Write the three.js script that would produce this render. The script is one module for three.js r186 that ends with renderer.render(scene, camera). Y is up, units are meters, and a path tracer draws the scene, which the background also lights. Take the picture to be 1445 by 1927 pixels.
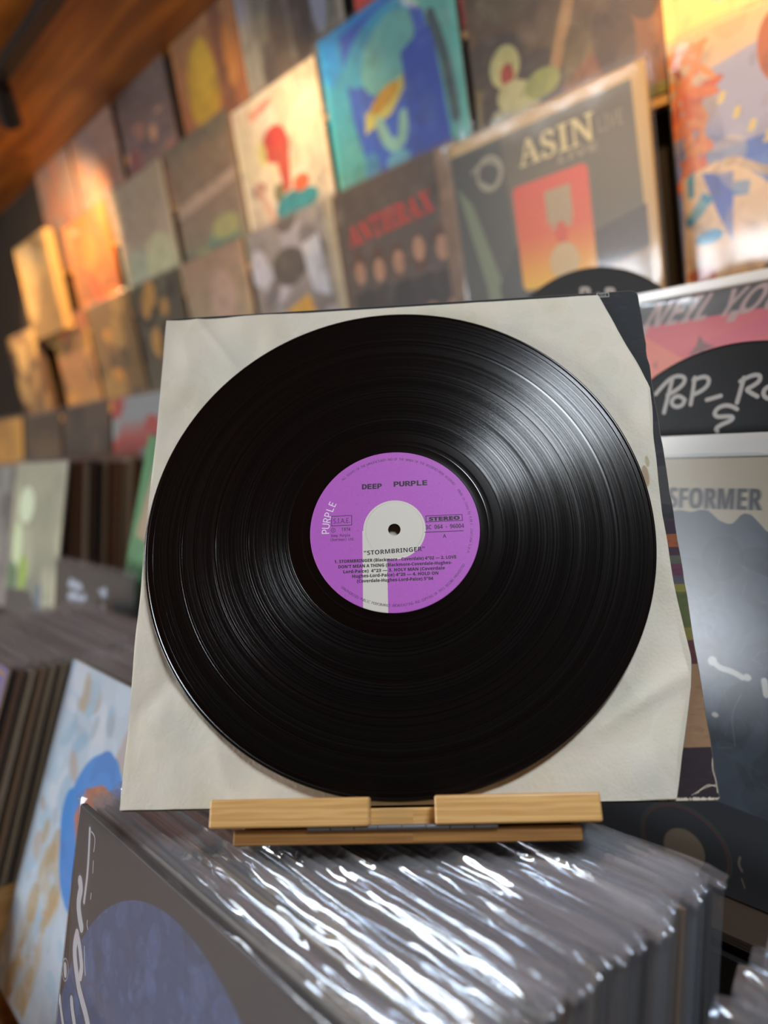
import * as THREE from 'three';
import { RectAreaLightUniformsLib } from 'three/addons/lights/RectAreaLightUniformsLib.js';
import { RoundedBoxGeometry } from 'three/addons/geometries/RoundedBoxGeometry.js';
import { mergeGeometries } from 'three/addons/utils/BufferGeometryUtils.js';

// ------------------------------------------------------------------ camera, sky, area lights, exposure
const CY = 1.25;                                   // height of the camera above the floor
const V = (x, y, z) => new THREE.Vector3(x, y + CY, z);
const scene = new THREE.Scene();
scene.background = new THREE.Color(0.55, 0.72, 1.0);
scene.backgroundIntensity = 1.0;
const camera = new THREE.PerspectiveCamera(2 * Math.atan(1927 / 2 / 1440) * 180 / Math.PI, 1445 / 1927, 0.01, 60);
camera.position.copy(V(0, 0, 0));
camera.quaternion.setFromRotationMatrix(new THREE.Matrix4().makeBasis(
  new THREE.Vector3(0.65591, -0.04945, -0.75321), new THREE.Vector3(-0.03325, 0.99499, -0.09428), new THREE.Vector3(0.7541, 0.08689, 0.65098)));
camera.focus = 0.452;
camera.userData.fStop = 3.3;
camera.updateMatrixWorld();
const renderer = new THREE.WebGLRenderer({ antialias: true });
renderer.toneMapping = THREE.LinearToneMapping;
renderer.toneMappingExposure = 1.75;
renderer.shadowMap.enabled = true;
RectAreaLightUniformsLib.init();
function areaLight(name, color, intensity, w, h, pos, target) {
  const l = new THREE.RectAreaLight(color, intensity, w, h);
  l.name = name; l.position.copy(pos); l.lookAt(target); scene.add(l); return l;
}
// daylight: the shop window opposite the record wall, and a rooflight above the right-hand bins
const WIN = { x0: -2.9, x1: -1.2, y0: -0.7, y1: 0.14, z: 2.6 };
const ROOF = [{ x0: -3.3, x1: -1.7, z0: 1.6, z1: 2.5, power: 19 }, { x0: 0.18, x1: 0.6, z0: -0.4, z1: 0.04, power: 26 }];
areaLight('window_daylight', new THREE.Color(0.9, 0.95, 1.0), 14, WIN.x1 - WIN.x0, WIN.y1 - WIN.y0, V((WIN.x0 + WIN.x1) / 2, (WIN.y0 + WIN.y1) / 2, WIN.z + 0.04), V((WIN.x0 + WIN.x1) / 2, (WIN.y0 + WIN.y1) / 2, 0));
for (const r of ROOF) areaLight('rooflight_daylight', new THREE.Color(0.82, 0.91, 1.0), r.power, r.x1 - r.x0, r.z1 - r.z0, V((r.x0 + r.x1) / 2, 1.03, (r.z0 + r.z1) / 2), V((r.x0 + r.x1) / 2, 0, (r.z0 + r.z1) / 2 + 0.0001));

// ------------------------------------------------------------------ helpers
function rng(seed) { let s = (seed * 2654435761) >>> 0 || 1; return () => { s ^= s << 13; s >>>= 0; s ^= s >>> 17; s ^= s << 5; s >>>= 0; return s / 4294967296; }; }
const hash = (x, y, s) => { let h = (x * 374761393 + y * 668265263 + s * 1274126177) | 0; h = Math.imul(h ^ (h >>> 13), 1274126177); return ((h ^ (h >>> 16)) >>> 0) / 4294967296; };
function noise(x, y, s = 0) {
  const ix = Math.floor(x), iy = Math.floor(y), fx = x - ix, fy = y - iy, u = fx * fx * (3 - 2 * fx), v = fy * fy * (3 - 2 * fy);
  const a = hash(ix, iy, s), b = hash(ix + 1, iy, s), c = hash(ix, iy + 1, s), d = hash(ix + 1, iy + 1, s);
  return (a + (b - a) * u + (c - a) * v + (a - b - c + d) * u * v) * 2 - 1;
}
const fbm = (x, y, s, o = 3) => { let t = 0, a = 1, n = 0; for (let i = 0; i < o; i++) { t += a * noise(x, y, s + i * 17); n += a; a *= 0.5; x *= 2.03; y *= 2.03; } return t / n; };
const smooth = THREE.MathUtils.smoothstep, lerp = THREE.MathUtils.lerp;
const taken = new Map();
function numbered(n) { const k = taken.get(n) ?? 0; taken.set(n, k + 1); return k ? n + '_' + String(k).padStart(3, '0') : n; }
function thing(name, label, category, group) {
  const o = new THREE.Group(); o.name = numbered(name); scene.add(o);
  o.userData = { label, category }; if (group) o.userData.group = group;
  return o;
}
function part(name, geo, mat, parent, label) {
  const m = new THREE.Mesh(geo, mat); m.name = name; m.castShadow = m.receiveShadow = true;
  if (label) m.userData.label = label;
  if (parent) parent.add(m);
  return m;
}
function struct(name, geo, mat) { const m = part(name, geo, mat, scene); m.userData.kind = 'structure'; return m; }
function box(x0, x1, y0, y1, z0, z1) { const g = new THREE.BoxGeometry(x1 - x0, y1 - y0, z1 - z0); g.translate((x0 + x1) / 2, (y0 + y1) / 2, (z0 + z1) / 2); return g; }
function rbox(x0, x1, y0, y1, z0, z1, r = 0.002, seg = 2) { const g = new RoundedBoxGeometry(x1 - x0, y1 - y0, z1 - z0, seg, r); g.translate((x0 + x1) / 2, (y0 + y1) / 2, (z0 + z1) / 2); return g; }
function metresUV(g, s = 1) {                      // box mapping in metres
  const p = g.attributes.position, n = g.attributes.normal, uv = g.attributes.uv;
  for (let i = 0; i < p.count; i++) {
    const ax = Math.abs(n.getX(i)), ay = Math.abs(n.getY(i)), az = Math.abs(n.getZ(i));
    if (ax >= ay && ax >= az) uv.setXY(i, p.getZ(i) * s, p.getY(i) * s); else if (ay >= az) uv.setXY(i, p.getX(i) * s, p.getZ(i) * s); else uv.setXY(i, p.getX(i) * s, p.getY(i) * s);
  }
  return g;
}
// ---- textures
function canvasTex(w, h, draw, srgb = true) {
  const c = document.createElement('canvas'); c.width = w; c.height = h;
  const x = c.getContext('2d'); draw(x, w, h);
  const t = new THREE.CanvasTexture(c); if (srgb) t.colorSpace = THREE.SRGBColorSpace; t.magFilter = THREE.LinearFilter; return t;
}
function dataTex(w, h, f, srgb = false, repeat = true) {
  const d = new Uint8Array(w * h * 4);
  for (let y = 0; y < h; y++) for (let x = 0; x < w; x++) { const c = f(x, y), i = (y * w + x) * 4; for (let k = 0; k < 3; k++) d[i + k] = Math.max(0, Math.min(255, Array.isArray(c) ? c[k] : c)); d[i + 3] = 255; }
  const t = new THREE.DataTexture(d, w, h); t.magFilter = THREE.LinearFilter; if (repeat) t.wrapS = t.wrapT = THREE.RepeatWrapping; if (srgb) t.colorSpace = THREE.SRGBColorSpace; t.needsUpdate = true; return t;
}
const fill = (c, w, h, col) => { c.fillStyle = col; c.fillRect(0, 0, w, h); };
function poly(c, w, h, pts, col) { c.fillStyle = col; c.beginPath(); pts.forEach(([x, y], i) => (i ? c.lineTo(x * w, y * h) : c.moveTo(x * w, y * h))); c.closePath(); c.fill(); }
function oval(c, w, h, x, y, rx, ry, col, rot = 0) { c.fillStyle = col; c.beginPath(); c.ellipse(x * w, y * h, rx * w, ry * h, rot, 0, 7); c.fill(); }
function curve(c, w, h, pts, width, col) {
  c.strokeStyle = col; c.lineWidth = width * w; c.lineCap = c.lineJoin = 'round'; c.beginPath(); c.moveTo(pts[0][0] * w, pts[0][1] * h);
  for (let i = 1; i < pts.length - 1; i++) c.quadraticCurveTo(pts[i][0] * w, pts[i][1] * h, (pts[i][0] + pts[i + 1][0]) / 2 * w, (pts[i][1] + pts[i + 1][1]) / 2 * h);
  c.lineTo(pts.at(-1)[0] * w, pts.at(-1)[1] * h); c.stroke();
}
function grad(c, w, h, stops, horizontal = false) { const g = horizontal ? c.createLinearGradient(0, 0, w, 0) : c.createLinearGradient(0, 0, 0, h); for (const [t, col] of stops) g.addColorStop(t, col); c.fillStyle = g; c.fillRect(0, 0, w, h); }
function text(c, w, h, str, x, y, size, col, o = {}) {
  c.save(); c.translate(x * w, y * h); c.rotate(o.rot ?? 0); c.scale(o.sx ?? 1, 1); c.transform(1, 0, o.skew ?? 0, 1, 0, 0);
  c.font = `${o.style ?? 'bold'} ${size * h}px ${o.font ?? 'sans-serif'}`; c.textAlign = o.align ?? 'center'; c.textBaseline = 'middle';
  if (o.width) { const m = c.measureText(str).width; c.scale(o.width * w / m / (o.sx ?? 1), 1); }
  c.fillStyle = col; c.fillText(str, 0, 0); c.restore();
}
function mottle(c, w, h, seed, cols, n, r0, r1) { const R = rng(seed); for (let i = 0; i < n; i++) oval(c, w, h, R(), R(), lerp(r0, r1, R()), lerp(r0, r1, R()), cols[Math.floor(R() * cols.length)], R() * 3); }

// ---- shared materials
const std = (color, roughness = 0.6, o = {}) => new THREE.MeshStandardMaterial({ color, roughness, ...o });
const phys = (color, roughness = 0.5, o = {}) => new THREE.MeshPhysicalMaterial({ color, roughness, ...o });
const film = phys(0xf1f3f6, 0.08, { transmission: 0.97, thickness: 0, ior: 1.42 });
const filmWrinkled = phys(0xeef1f5, 0.06, { transmission: 0.915, thickness: 0, ior: 2.0 });
const milky = phys(0xf4f1ea, 0.22, { transmission: 0.4, thickness: 0, ior: 1.8 });  // pale film whose tone stands in for sheen on the sleeve tops
const fibreBump = dataTex(256, 256, (x, y) => 128 + 60 * fbm(x / 6, y / 6, 3, 3) + 30 * noise(x / 1.3, y / 1.3, 9));
const cardEdge = ['#947252', '#5a4230', '#2a2422', '#c3b49c', '#7a5236', '#3b3532', '#a58f72', '#684a34'].map((c) => std(c, 0.75));
const cardBack = std('#6d6258', 0.6);
function woodTex(seed, base, dark, ringScale, w = 512, h = 256) {
  const b = new THREE.Color(base), d = new THREE.Color(dark);
  return dataTex(w, h, (x, y) => {
    const u = x / w, v = y / h, warp = fbm(u * 3, v * 6, seed, 3) * 0.6, line = Math.sin((v * ringScale + warp + noise(u * 2, v * 30, seed + 5) * 0.35) * 6.28) * 0.5 + 0.5, fine = noise(u * 14, v * 160, seed + 2) * 0.5 + 0.5;
    const t = Math.min(1, Math.pow(line, 2) * 0.55 + fine * 0.45), k = (c) => lerp(d[c], b[c], t);
    const s = (l) => 255 * (l <= 0.0031308 ? 12.92 * l : 1.055 * Math.pow(l, 1 / 2.4) - 0.055);
    return [s(k('r')), s(k('g')), s(k('b'))];
  }, true);
}
const ceilingWoodTex = woodTex(4, '#ad6417', '#6f3a08', 9); ceilingWoodTex.repeat.set(0.8, 1.2);
const panelWoodTex = woodTex(8, '#c79d62', '#a87b45', 7); panelWoodTex.repeat.set(2, 4);
const mCeiling = std(0xffffff, 0.42, { map: ceilingWoodTex });
const mTan = std(0xffffff, 0.5, { map: panelWoodTex });
const mBlack = std('#151210', 0.55);
const mBrown = std('#3a2a1c', 0.7, { bumpMap: fibreBump, bumpScale: 0.0006 });
const mDarkWall = std('#231a13', 0.8);
const mPlaster = std('#8f7556', 0.85);
const mFloor = std('#5b4330', 0.5);

// ------------------------------------------------------------------ the setting
const LEAN = 8 * Math.PI / 180, WALL_K = 0.97;       // the record wall leans in over the bins under the eaves
const wallFrame = new THREE.Matrix4().makeRotationX(LEAN).setPosition(V(0, 0, -WALL_K / Math.cos(LEAN)));
function onWall(o, x, s, off) { o.matrix.copy(wallFrame).multiply(new THREE.Matrix4().makeTranslation(x, s, off)); o.matrix.decompose(o.position, o.quaternion, o.scale); }
const ROOM = { x0: -5.0, x1: 1.9, z1: 2.6, y0: -CY, y1: 0.93 };
{
  const w = struct('wall_back', box(ROOM.x0 - 0.1, ROOM.x1 + 0.1, -1.4, 0.98, -0.14, -0.034), mDarkWall); onWall(w, 0, 0, 0);
  struct('floor', box(ROOM.x0 - 0.1, ROOM.x1 + 0.1, -0.1, 0, -1.3, ROOM.z1 + 0.1), mFloor);
  const y0 = ROOM.y1 + CY, y1 = y0 + 0.12, [P, Q] = ROOF, za = -1.1, zb = ROOM.z1 + 0.1;
  struct('ceiling', mergeGeometries([box(ROOM.x0 - 0.1, P.x0, y0, y1, za, zb), box(P.x0, P.x1, y0, y1, za, P.z0), box(P.x0, P.x1, y0, y1, P.z1, zb), box(P.x1, Q.x0, y0, y1, za, zb), box(Q.x0, Q.x1, y0, y1, za, Q.z0), box(Q.x0, Q.x1, y0, y1, Q.z1, zb), box(Q.x1, ROOM.x1 + 0.1, y0, y1, za, zb)].map((g) => metresUV(g))), mCeiling);
  struct('wall_left', box(ROOM.x0 - 0.1, ROOM.x0, 0, y0, -1.3, ROOM.z1 + 0.1), mPlaster);
  struct('wall_right', box(ROOM.x1, ROOM.x1 + 0.1, 0, y0, -1.3, ROOM.z1 + 0.1), mPlaster);
  const W = WIN, a = W.y0 + CY, b = W.y1 + CY;
  struct('wall_front', mergeGeometries([box(ROOM.x0, W.x0, 0, y0, W.z, W.z + 0.12), box(W.x1, ROOM.x1, 0, y0, W.z, W.z + 0.12), box(W.x0, W.x1, 0, a, W.z, W.z + 0.12), box(W.x0, W.x1, b, y0, W.z, W.z + 0.12)]), mPlaster);
  const bars = [box(W.x0, W.x1, a, a + 0.05, W.z - 0.03, W.z + 0.02), box(W.x0, W.x1, b - 0.05, b, W.z - 0.03, W.z + 0.02)];
  for (let i = 0; i <= 4; i++) { const x = lerp(W.x0 + 0.025, W.x1 - 0.025, i / 4); bars.push(box(x - 0.03, x + 0.03, a, b, W.z - 0.03, W.z + 0.02)); }
  struct('window_1', mergeGeometries(bars), std('#2b2622', 0.5));
  ROOF.forEach((S, i) => struct('window_' + (i + 2), mergeGeometries([box(S.x0 - 0.02, S.x0 + 0.03, y0 - 0.01, y1, S.z0, S.z1), box(S.x1 - 0.03, S.x1 + 0.02, y0 - 0.01, y1, S.z0, S.z1), box(S.x0, S.x1, y0 - 0.01, y1, S.z0 - 0.02, S.z0 + 0.03), box(S.x0, S.x1, y0 - 0.01, y1, S.z1 - 0.03, S.z1 + 0.02)]), std('#7a6a52', 0.6)));
}

// ------------------------------------------------------------------ track and warm spotlights
{
  const t = thing('ceiling_track', 'black lighting track fixed to the wooden ceiling along the record wall', 'track');
  part('rail', rbox(-3.4, 0.6, 0, 0.028, -0.018, 0.018, 0.003), mBlack, t); t.position.copy(V(0, 0.93 - 0.028, -0.59));
}
function spot(x, aim, power, label, z = -0.59) {
  const g = thing('track_spotlight', label, 'spotlight'); g.position.copy(V(x, 0.902, z));
  part('stem', new THREE.CylinderGeometry(0.008, 0.008, 0.05, 16).translate(0, -0.025, 0), mBlack, g);
  const dir = aim.clone().sub(V(x, 0.84, z)).normalize();
  const prof = [[0.0, 0.05], [0.02, 0.05], [0.025, 0.045], [0.025, -0.05], [0.0235, -0.05], [0.0215, -0.035], [0, -0.034]].map(([r, y]) => new THREE.Vector2(r, y));
  const body = part('housing', new THREE.LatheGeometry(prof, 32), mBlack, g); body.position.set(0, -0.062, 0);
  body.quaternion.setFromUnitVectors(new THREE.Vector3(0, -1, 0), dir);
  const lens = part('lamp_lens', new THREE.CylinderGeometry(0.021, 0.021, 0.002, 24), new THREE.MeshStandardMaterial({ color: 0x332211, emissive: new THREE.Color(1, 0.72, 0.4), emissiveIntensity: 3 }), g);
  lens.position.copy(dir).multiplyScalar(0.036).add(new THREE.Vector3(0, -0.062, 0)); lens.quaternion.copy(body.quaternion);
  const l = new THREE.SpotLight(new THREE.Color(1, 0.63, 0.3), power, 0, 0.75, 0.8, 2); l.name = 'spot_glow'; l.castShadow = true; l.shadow.radius = 1;
  l.position.copy(V(x, 0.84, z)).addScaledVector(dir, 0.06); l.target.position.copy(aim); scene.add(l, l.target);
}
spot(-1.97, V(-2.5, 0.55, -0.9), 3.2, 'black spotlight hanging from the ceiling track above the far covers');
spot(-0.28, V(-0.4, 0.45, -0.9), 1.3, 'black spotlight on the track over the brightly lit right-hand covers');
spot(-1.15, V(-1.2, 0.4, -0.95), 0.5, 'black spotlight on the track over the middle of the record wall');
spot(-1.0, V(-1.7, 0.42, -0.92), 1.0, 'added black spotlight on the track, brightening the far covers');  // added lamp, out of view, to brighten the covers it points at
spot(-3.1, V(-2.8, 0.3, -0.95), 3.6, 'black spotlight at the far end of the ceiling track');


// ------------------------------------------------------------------ records in their covers
const jacketGeo = new Map();
function jacketGeometry(w, h, t) {
  const k = [w.toFixed(3), h.toFixed(3), t.toFixed(4)].join();
  if (!jacketGeo.has(k)) jacketGeo.set(k, new RoundedBoxGeometry(w, h, t, 2, Math.min(0.0012, t * 0.3)).translate(0, h / 2, 0));
  return jacketGeo.get(k);
}
// a clear pouch round a cover: front and back sheets, closed sides and bottom, a loose open top that leans back
function pouchGeometry({ w, h, t, flap = 0.01, back = 0.006, lean = 0.004, amp = 0.0012, seed = 1, nx = 36, fy = 1 }) {
  const rows = [], zf = t / 2 + 0.0005, cut = noise(seed * 1.7, 3.3, 7) * 0.003;
  for (const v of [0, 0.3, 0.6, 0.8, 0.9, 0.95, 0.98, 1]) rows.push([v * h, zf, v]);
  for (const q of [0.12, 0.25, 0.4, 0.55, 0.7, 0.85, 1]) rows.push([h + flap * q, zf - (zf + lean) * Math.pow(q, 1.5), 1 + q]);
  const backRows = [[h + back, -zf - 0.3 * lean, 1.6], [h, -zf, 1], [0.9 * h, -zf, 0.9], [0.5 * h, -zf, 0.5], [0, -zf, 0]];
  const pos = [], uv = [], idx = [];
  const sheet = (list, sgn) => {
    const b = pos.length / 3;
    for (const [y, z, v] of list) for (let i = 0; i <= nx; i++) {
      const u = i / nx, x = (u - 0.5) * w, loose = smooth(v, 0.75, 1.0) + smooth(v, 1, 2) * 1.6, side = smooth(Math.abs(u - 0.5), 0.47, 0.5);
      const n = noise(x * 24, v * 5.5, seed) * 0.6 + noise(x * 85, v * 11, seed + 40) * 0.3 + noise(x * 9, v * 2.3, seed + 80) * 0.7;
      const dy = v > 1 ? (noise(x * 14, 0, seed + 11) * 0.0015 + cut * (u - 0.5)) * (v - 1) - side * 0.002 * (v - 1) : 0;
      pos.push(x, y + dy, z * (v <= 1 ? 1 - 0.9 * side : 1) + sgn * (sgn < 0 ? 0.35 : 1) * Math.max(-amp, Math.min(amp, amp * (v > 1 ? n * (1 + 0.6 * (v - 1)) : Math.max(0, n + 0.4) * loose) * (1 - side)))); uv.push(x, y);
    }
    for (let j = 0; j < list.length - 1; j++) for (let i = 0; i < nx; i++) { const a = b + j * (nx + 1) + i, c = a + nx + 1; idx.push(a, a + 1, c, a + 1, c + 1, c); }
  };
  sheet(rows, 1); sheet(backRows, -1);
  const g = new THREE.BufferGeometry();
  g.setAttribute('position', new THREE.Float32BufferAttribute(pos, 3)); g.setAttribute('uv', new THREE.Float32BufferAttribute(uv, 2)); g.setIndex(idx); g.computeVertexNormals();
  return g;
}
function faceMat(tex, o = {}) { return phys(0xffffff, o.rough ?? 0.45, { map: tex, clearcoat: o.coat ?? 0.25, clearcoatRoughness: 0.25 }); }
// a record in its cover: origin at the middle of its lower edge, x to the right, y up the cover, z out of its front
function album({ name = 'album_cover', label, group, w = 0.315, h = 0.315, t = 0.004, face, edge = cardEdge[1], pouch, filmMat = film, category = 'record' }) {
  const g = thing(name, label, category, group);
  part('jacket', jacketGeometry(w, h, t), face ? [edge, edge, edge, edge, face, cardBack] : edge, g);
  if (pouch) part('plastic_sleeve', pouchGeometry({ w: w + (pouch.wide ?? 0.012), h: h + 0.001, t, ...pouch }), filmMat, g);
  return g;
}
function printed(c, w, h, seed) { for (let i = 0; i < 220; i++) oval(c, w, h, hash(i, 1, seed), hash(i, 2, seed), 0.01 + 0.06 * hash(i, 3, seed) ** 2, 0.01 + 0.06 * hash(i, 4, seed) ** 2, ['rgba(0,0,0,0.09)', 'rgba(255,236,205,0.07)', 'rgba(120,70,40,0.08)', 'rgba(40,60,70,0.07)'][i % 4], i); }
const rowOff = { 1: -0.004, 2: -0.0125, 3: -0.021 };
function wallAlbum(row, x0, x1, top, draw, label, o = {}) {
  const size = o.size ?? 256, h = o.h ?? 0.313, w = x1 - x0;
  const a = album({ label, w, h, t: o.t ?? 0.0035, face: faceMat(canvasTex(size, size, (c, q, r) => { draw(c, q, r); printed(c, q, r, Math.round(x0 * 977) + row); }), o), edge: o.edge ?? cardEdge[1], pouch: o.pouch === false ? null : { wide: 0.006, flap: o.flap ?? 0.008, back: 0.006, lean: 0.0005, amp: 0.0006, seed: Math.round(x0 * 1000) + row, nx: 16, ...(o.pouch ?? {}) } });
  onWall(a, (x0 + x1) / 2, top - h, o.off ?? rowOff[row]);
  if (o.tilt) a.rotateZ(o.tilt);
  return a;
}
// ledges that the wall covers stand on
for (const [s, off, lip, xe] of [[0.735 - 0.315, -0.0085, 0, -2.85], [0.935 - 0.315, -0.0165, 0, -2.65], [0.474 - 0.315, 0.006, 0.007, -3.18]]) {
  const l = thing('wall_ledge', ['lowest wooden ledge, under the bottom row of wall covers', 'middle wooden ledge, hidden behind the bottom row of wall covers', 'upper wooden ledge under the top row of wall covers'][s < 0.3 ? 0 : s < 0.5 ? 1 : 2], 'ledge', undefined);
  const gs = [box(xe, 0.7, -0.012, -0.001, -0.034, off)]; if (lip) gs.push(box(xe, 0.7, -0.012, lip, off - 0.002, off + 0.002));
  part('board', mergeGeometries(gs), mTan, l); onWall(l, 0, s, 0);
}
const W3 = 0.937, W2 = 0.735, W1 = 0.474;
// top row, from the far end
wallAlbum(3, -2.66, -2.36, W3, (c, w, h) => { fill(c, w, h, '#a07d68'); mottle(c, w, h, 19, ['#a8795d', '#94766a', '#b0765a', '#8a7468'], 18, 0.06, 0.2); }, 'dusty peach cover, farthest of the top wall row under the ceiling');
wallAlbum(3, -2.34, -2.03, W3, (c, w, h) => { fill(c, w, h, '#a07c6a'); mottle(c, w, h, 20, ['#8f7a72', '#b08064', '#a87458', '#987a70'], 18, 0.06, 0.2); }, 'mauve and peach blotched cover, second from the far end of the top wall row');
wallAlbum(3, -2.0, -1.715, W3, (c, w, h) => { grad(c, w, h, [[0, '#66544f'], [0.5, '#77605c'], [1, '#b98463']]); mottle(c, w, h, 21, ['#c48c66', '#d39a6d', '#a3705a'], 14, 0.04, 0.1); oval(c, w, h, 0.2, 0.6, 0.13, 0.16, '#8d4f4c'); c.fillStyle = '#66544f'; c.fillRect(0, 0, w, h * 0.3); }, 'plum grey cover with peach blotches below, between black gaps in the top row');
wallAlbum(3, -1.675, -1.40, W3, (c, w, h) => { grad(c, w, h, [[0, '#9c6b3e'], [1, '#a2562e']]); oval(c, w, h, 0.4, 0.42, 0.24, 0.3, '#b8921f'); oval(c, w, h, 0.45, 0.3, 0.14, 0.2, '#c4a02a'); poly(c, w, h, [[0.62, 0], [0.8, 0], [0.86, 1], [0.7, 1]], '#7c4a2e'); oval(c, w, h, 0.85, 0.35, 0.08, 0.2, '#b8762f'); oval(c, w, h, 0.6, 0.75, 0.3, 0.14, '#8f4a2c'); }, 'rust brown cover with a yellow patch, in the top wall row');
wallAlbum(3, -1.395, -1.075, W3, (c, w, h) => { fill(c, w, h, '#8e8a7e'); poly(c, w, h, [[0.16, 0.1], [0.95, 0.05], [0.95, 0.95], [0.2, 0.95]], '#6e6c60'); mottle(c, w, h, 33, ['#4a4240', '#6b6058', '#8a8a92', '#5b5150'], 16, 0.05, 0.14); oval(c, w, h, 0.62, 0.45, 0.1, 0.25, '#453c3a'); oval(c, w, h, 0.8, 0.4, 0.07, 0.2, '#8f93a4'); oval(c, w, h, 0.4, 0.5, 0.1, 0.3, '#50463f'); oval(c, w, h, 0.3, 0.85, 0.14, 0.1, '#77784f'); }, 'grey cover with a group photograph, in the top row above the white cover');
wallAlbum(3, -1.045, -0.73, W3, (c, w, h) => { fill(c, w, h, '#cf4a3c'); oval(c, w, h, 0.3, 0.2, 0.2, 0.2, '#d9655a'); }, 'plain red cover at the top of the wall above the blue cover');
// middle row
const goldPrint = (a, b) => (c, w, h) => { grad(c, w, h, [[0, a], [1, b]]); mottle(c, w, h, 44, ['#a8864c', '#8b6a3a', '#b3925a'], 9, 0.08, 0.2); };
wallAlbum(2, -2.86, -2.55, W2 + 0.01, goldPrint('#b8904c', '#8a6a3c'), 'gold brown cover, thickened so its side shows as a lit band, middle row far left', { rough: 0.3, t: 0.032, off: 0.0175, edge: std('#a07c46', 0.5) });  // depth added so the side catches the spotlight as a bright band
wallAlbum(2, -2.51, -2.17, W2, (c, w, h) => { grad(c, w, h, [[0, '#d97a35'], [1, '#8a4a20']]); mottle(c, w, h, 51, ['#e06a24', '#c8501c', '#7a5a30', '#9c6a34'], 16, 0.06, 0.16); oval(c, w, h, 0.8, 0.82, 0.13, 0.08, '#f07818'); oval(c, w, h, 0.45, 0.35, 0.2, 0.16, '#f28238'); }, 'bright orange blotched cover, beside the thickened gold brown cover');
wallAlbum(2, -2.13, -1.80, W2, (c, w, h) => { grad(c, w, h, [[0, '#a39478'], [0.45, '#b5a088'], [1, '#b9bc96']]); oval(c, w, h, 0.3, 0.75, 0.2, 0.2, '#b8bc9c'); oval(c, w, h, 0.7, 0.7, 0.24, 0.2, '#c9c69a'); oval(c, w, h, 0.5, 0.4, 0.3, 0.12, '#ad9a80'); }, 'beige cover fading to pale green, middle row of the wall');
wallAlbum(2, -1.77, -1.475, W2, (c, w, h) => { grad(c, w, h, [[0, '#5e5a48'], [0.15, '#7e6a52'], [0.6, '#8f7a66'], [1, '#7f8a66']]); poly(c, w, h, [[0.02, 0.42], [0.95, 0.36], [0.95, 0.44], [0.02, 0.52]], '#b59a84'); oval(c, w, h, 0.62, 0.86, 0.28, 0.16, '#6f8a70'); oval(c, w, h, 0.3, 0.88, 0.16, 0.1, '#a4ac72'); oval(c, w, h, 0.7, 0.7, 0.2, 0.08, '#a8a56a'); }, 'grey brown cover with a pale line and green foot, left of the white cover');
wallAlbum(2, -1.465, -1.165, W2 - 0.015, (c, w, h) => {
  fill(c, w, h, '#d6c8ad'); mottle(c, w, h, 61, ['#cfc3a4', '#d9cfba', '#cbb9a2'], 20, 0.05, 0.15); poly(c, w, h, [[0.22, 0.08], [0.5, 0.05], [0.5, 0.09], [0.22, 0.13]], '#d98a72');
  oval(c, w, h, 0.46, 0.33, 0.15, 0.11, '#b3332f'); poly(c, w, h, [[0.44, 0.35], [0.62, 0.33], [0.56, 0.62], [0.48, 0.64]], '#b04232'); oval(c, w, h, 0.42, 0.62, 0.06, 0.06, '#6b6a48'); oval(c, w, h, 0.55, 0.74, 0.2, 0.1, '#187f8c'); oval(c, w, h, 0.72, 0.72, 0.12, 0.06, '#1b8a94'); oval(c, w, h, 0.68, 0.62, 0.09, 0.05, '#cf5f36'); oval(c, w, h, 0.2, 0.55, 0.08, 0.05, '#9d6a66'); poly(c, w, h, [[0.2, 0.5], [0.42, 0.85], [0.36, 0.9], [0.16, 0.55]], '#c9a48c'); oval(c, w, h, 0.3, 0.35, 0.05, 0.08, '#c9c27a');
}, 'white cover with a red and teal figure-like splash, middle wall row', { edge: cardEdge[3] });
wallAlbum(2, -1.15, -0.82, W2, (c, w, h) => {
  grad(c, w, h, [[0, '#1f8fd0'], [0.3, '#2fa0c4'], [0.8, '#5ab0a4']], false); poly(c, w, h, [[0.6, 0], [1, 0], [1, 0.8], [0.92, 0.8], [0.8, 0.2]], '#63b5a8'); poly(c, w, h, [[0.18, 0.05], [0.62, 0.02], [0.8, 0.18], [0.86, 0.9], [0.3, 0.9], [0.2, 0.5]], '#2f62c4');
  oval(c, w, h, 0.45, 0.2, 0.28, 0.14, '#3aa4c6', -0.3); oval(c, w, h, 0.52, 0.27, 0.22, 0.16, '#6dbab2', -0.5); poly(c, w, h, [[0.3, 0.5], [0.75, 0.36], [0.5, 0.56], [0.28, 0.6]], '#c9c264'); oval(c, w, h, 0.46, 0.47, 0.12, 0.045, '#c89a2a', -0.3);
  curve(c, w, h, [[0.4, 0.58], [0.44, 0.72], [0.55, 0.72], [0.58, 0.6]], 0.07, '#8cc4b4'); poly(c, w, h, [[0.62, 0.3], [0.84, 0.25], [0.88, 0.85], [0.6, 0.8]], '#2556b8'); curve(c, w, h, [[0.84, 0.22], [0.9, 0.4], [0.92, 0.72]], 0.06, '#3c5a5c'); oval(c, w, h, 0.08, 0.15, 0.08, 0.12, '#1b96e0'); oval(c, w, h, 0.3, 0.8, 0.06, 0.1, '#3f8fb8'); oval(c, w, h, 0.5, 0.8, 0.09, 0.05, '#5fa8c0');
}, 'bright blue and turquoise cover with a yellow wedge, middle wall row', { size: 512, edge: std('#c87a1c', 0.6) });
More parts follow.
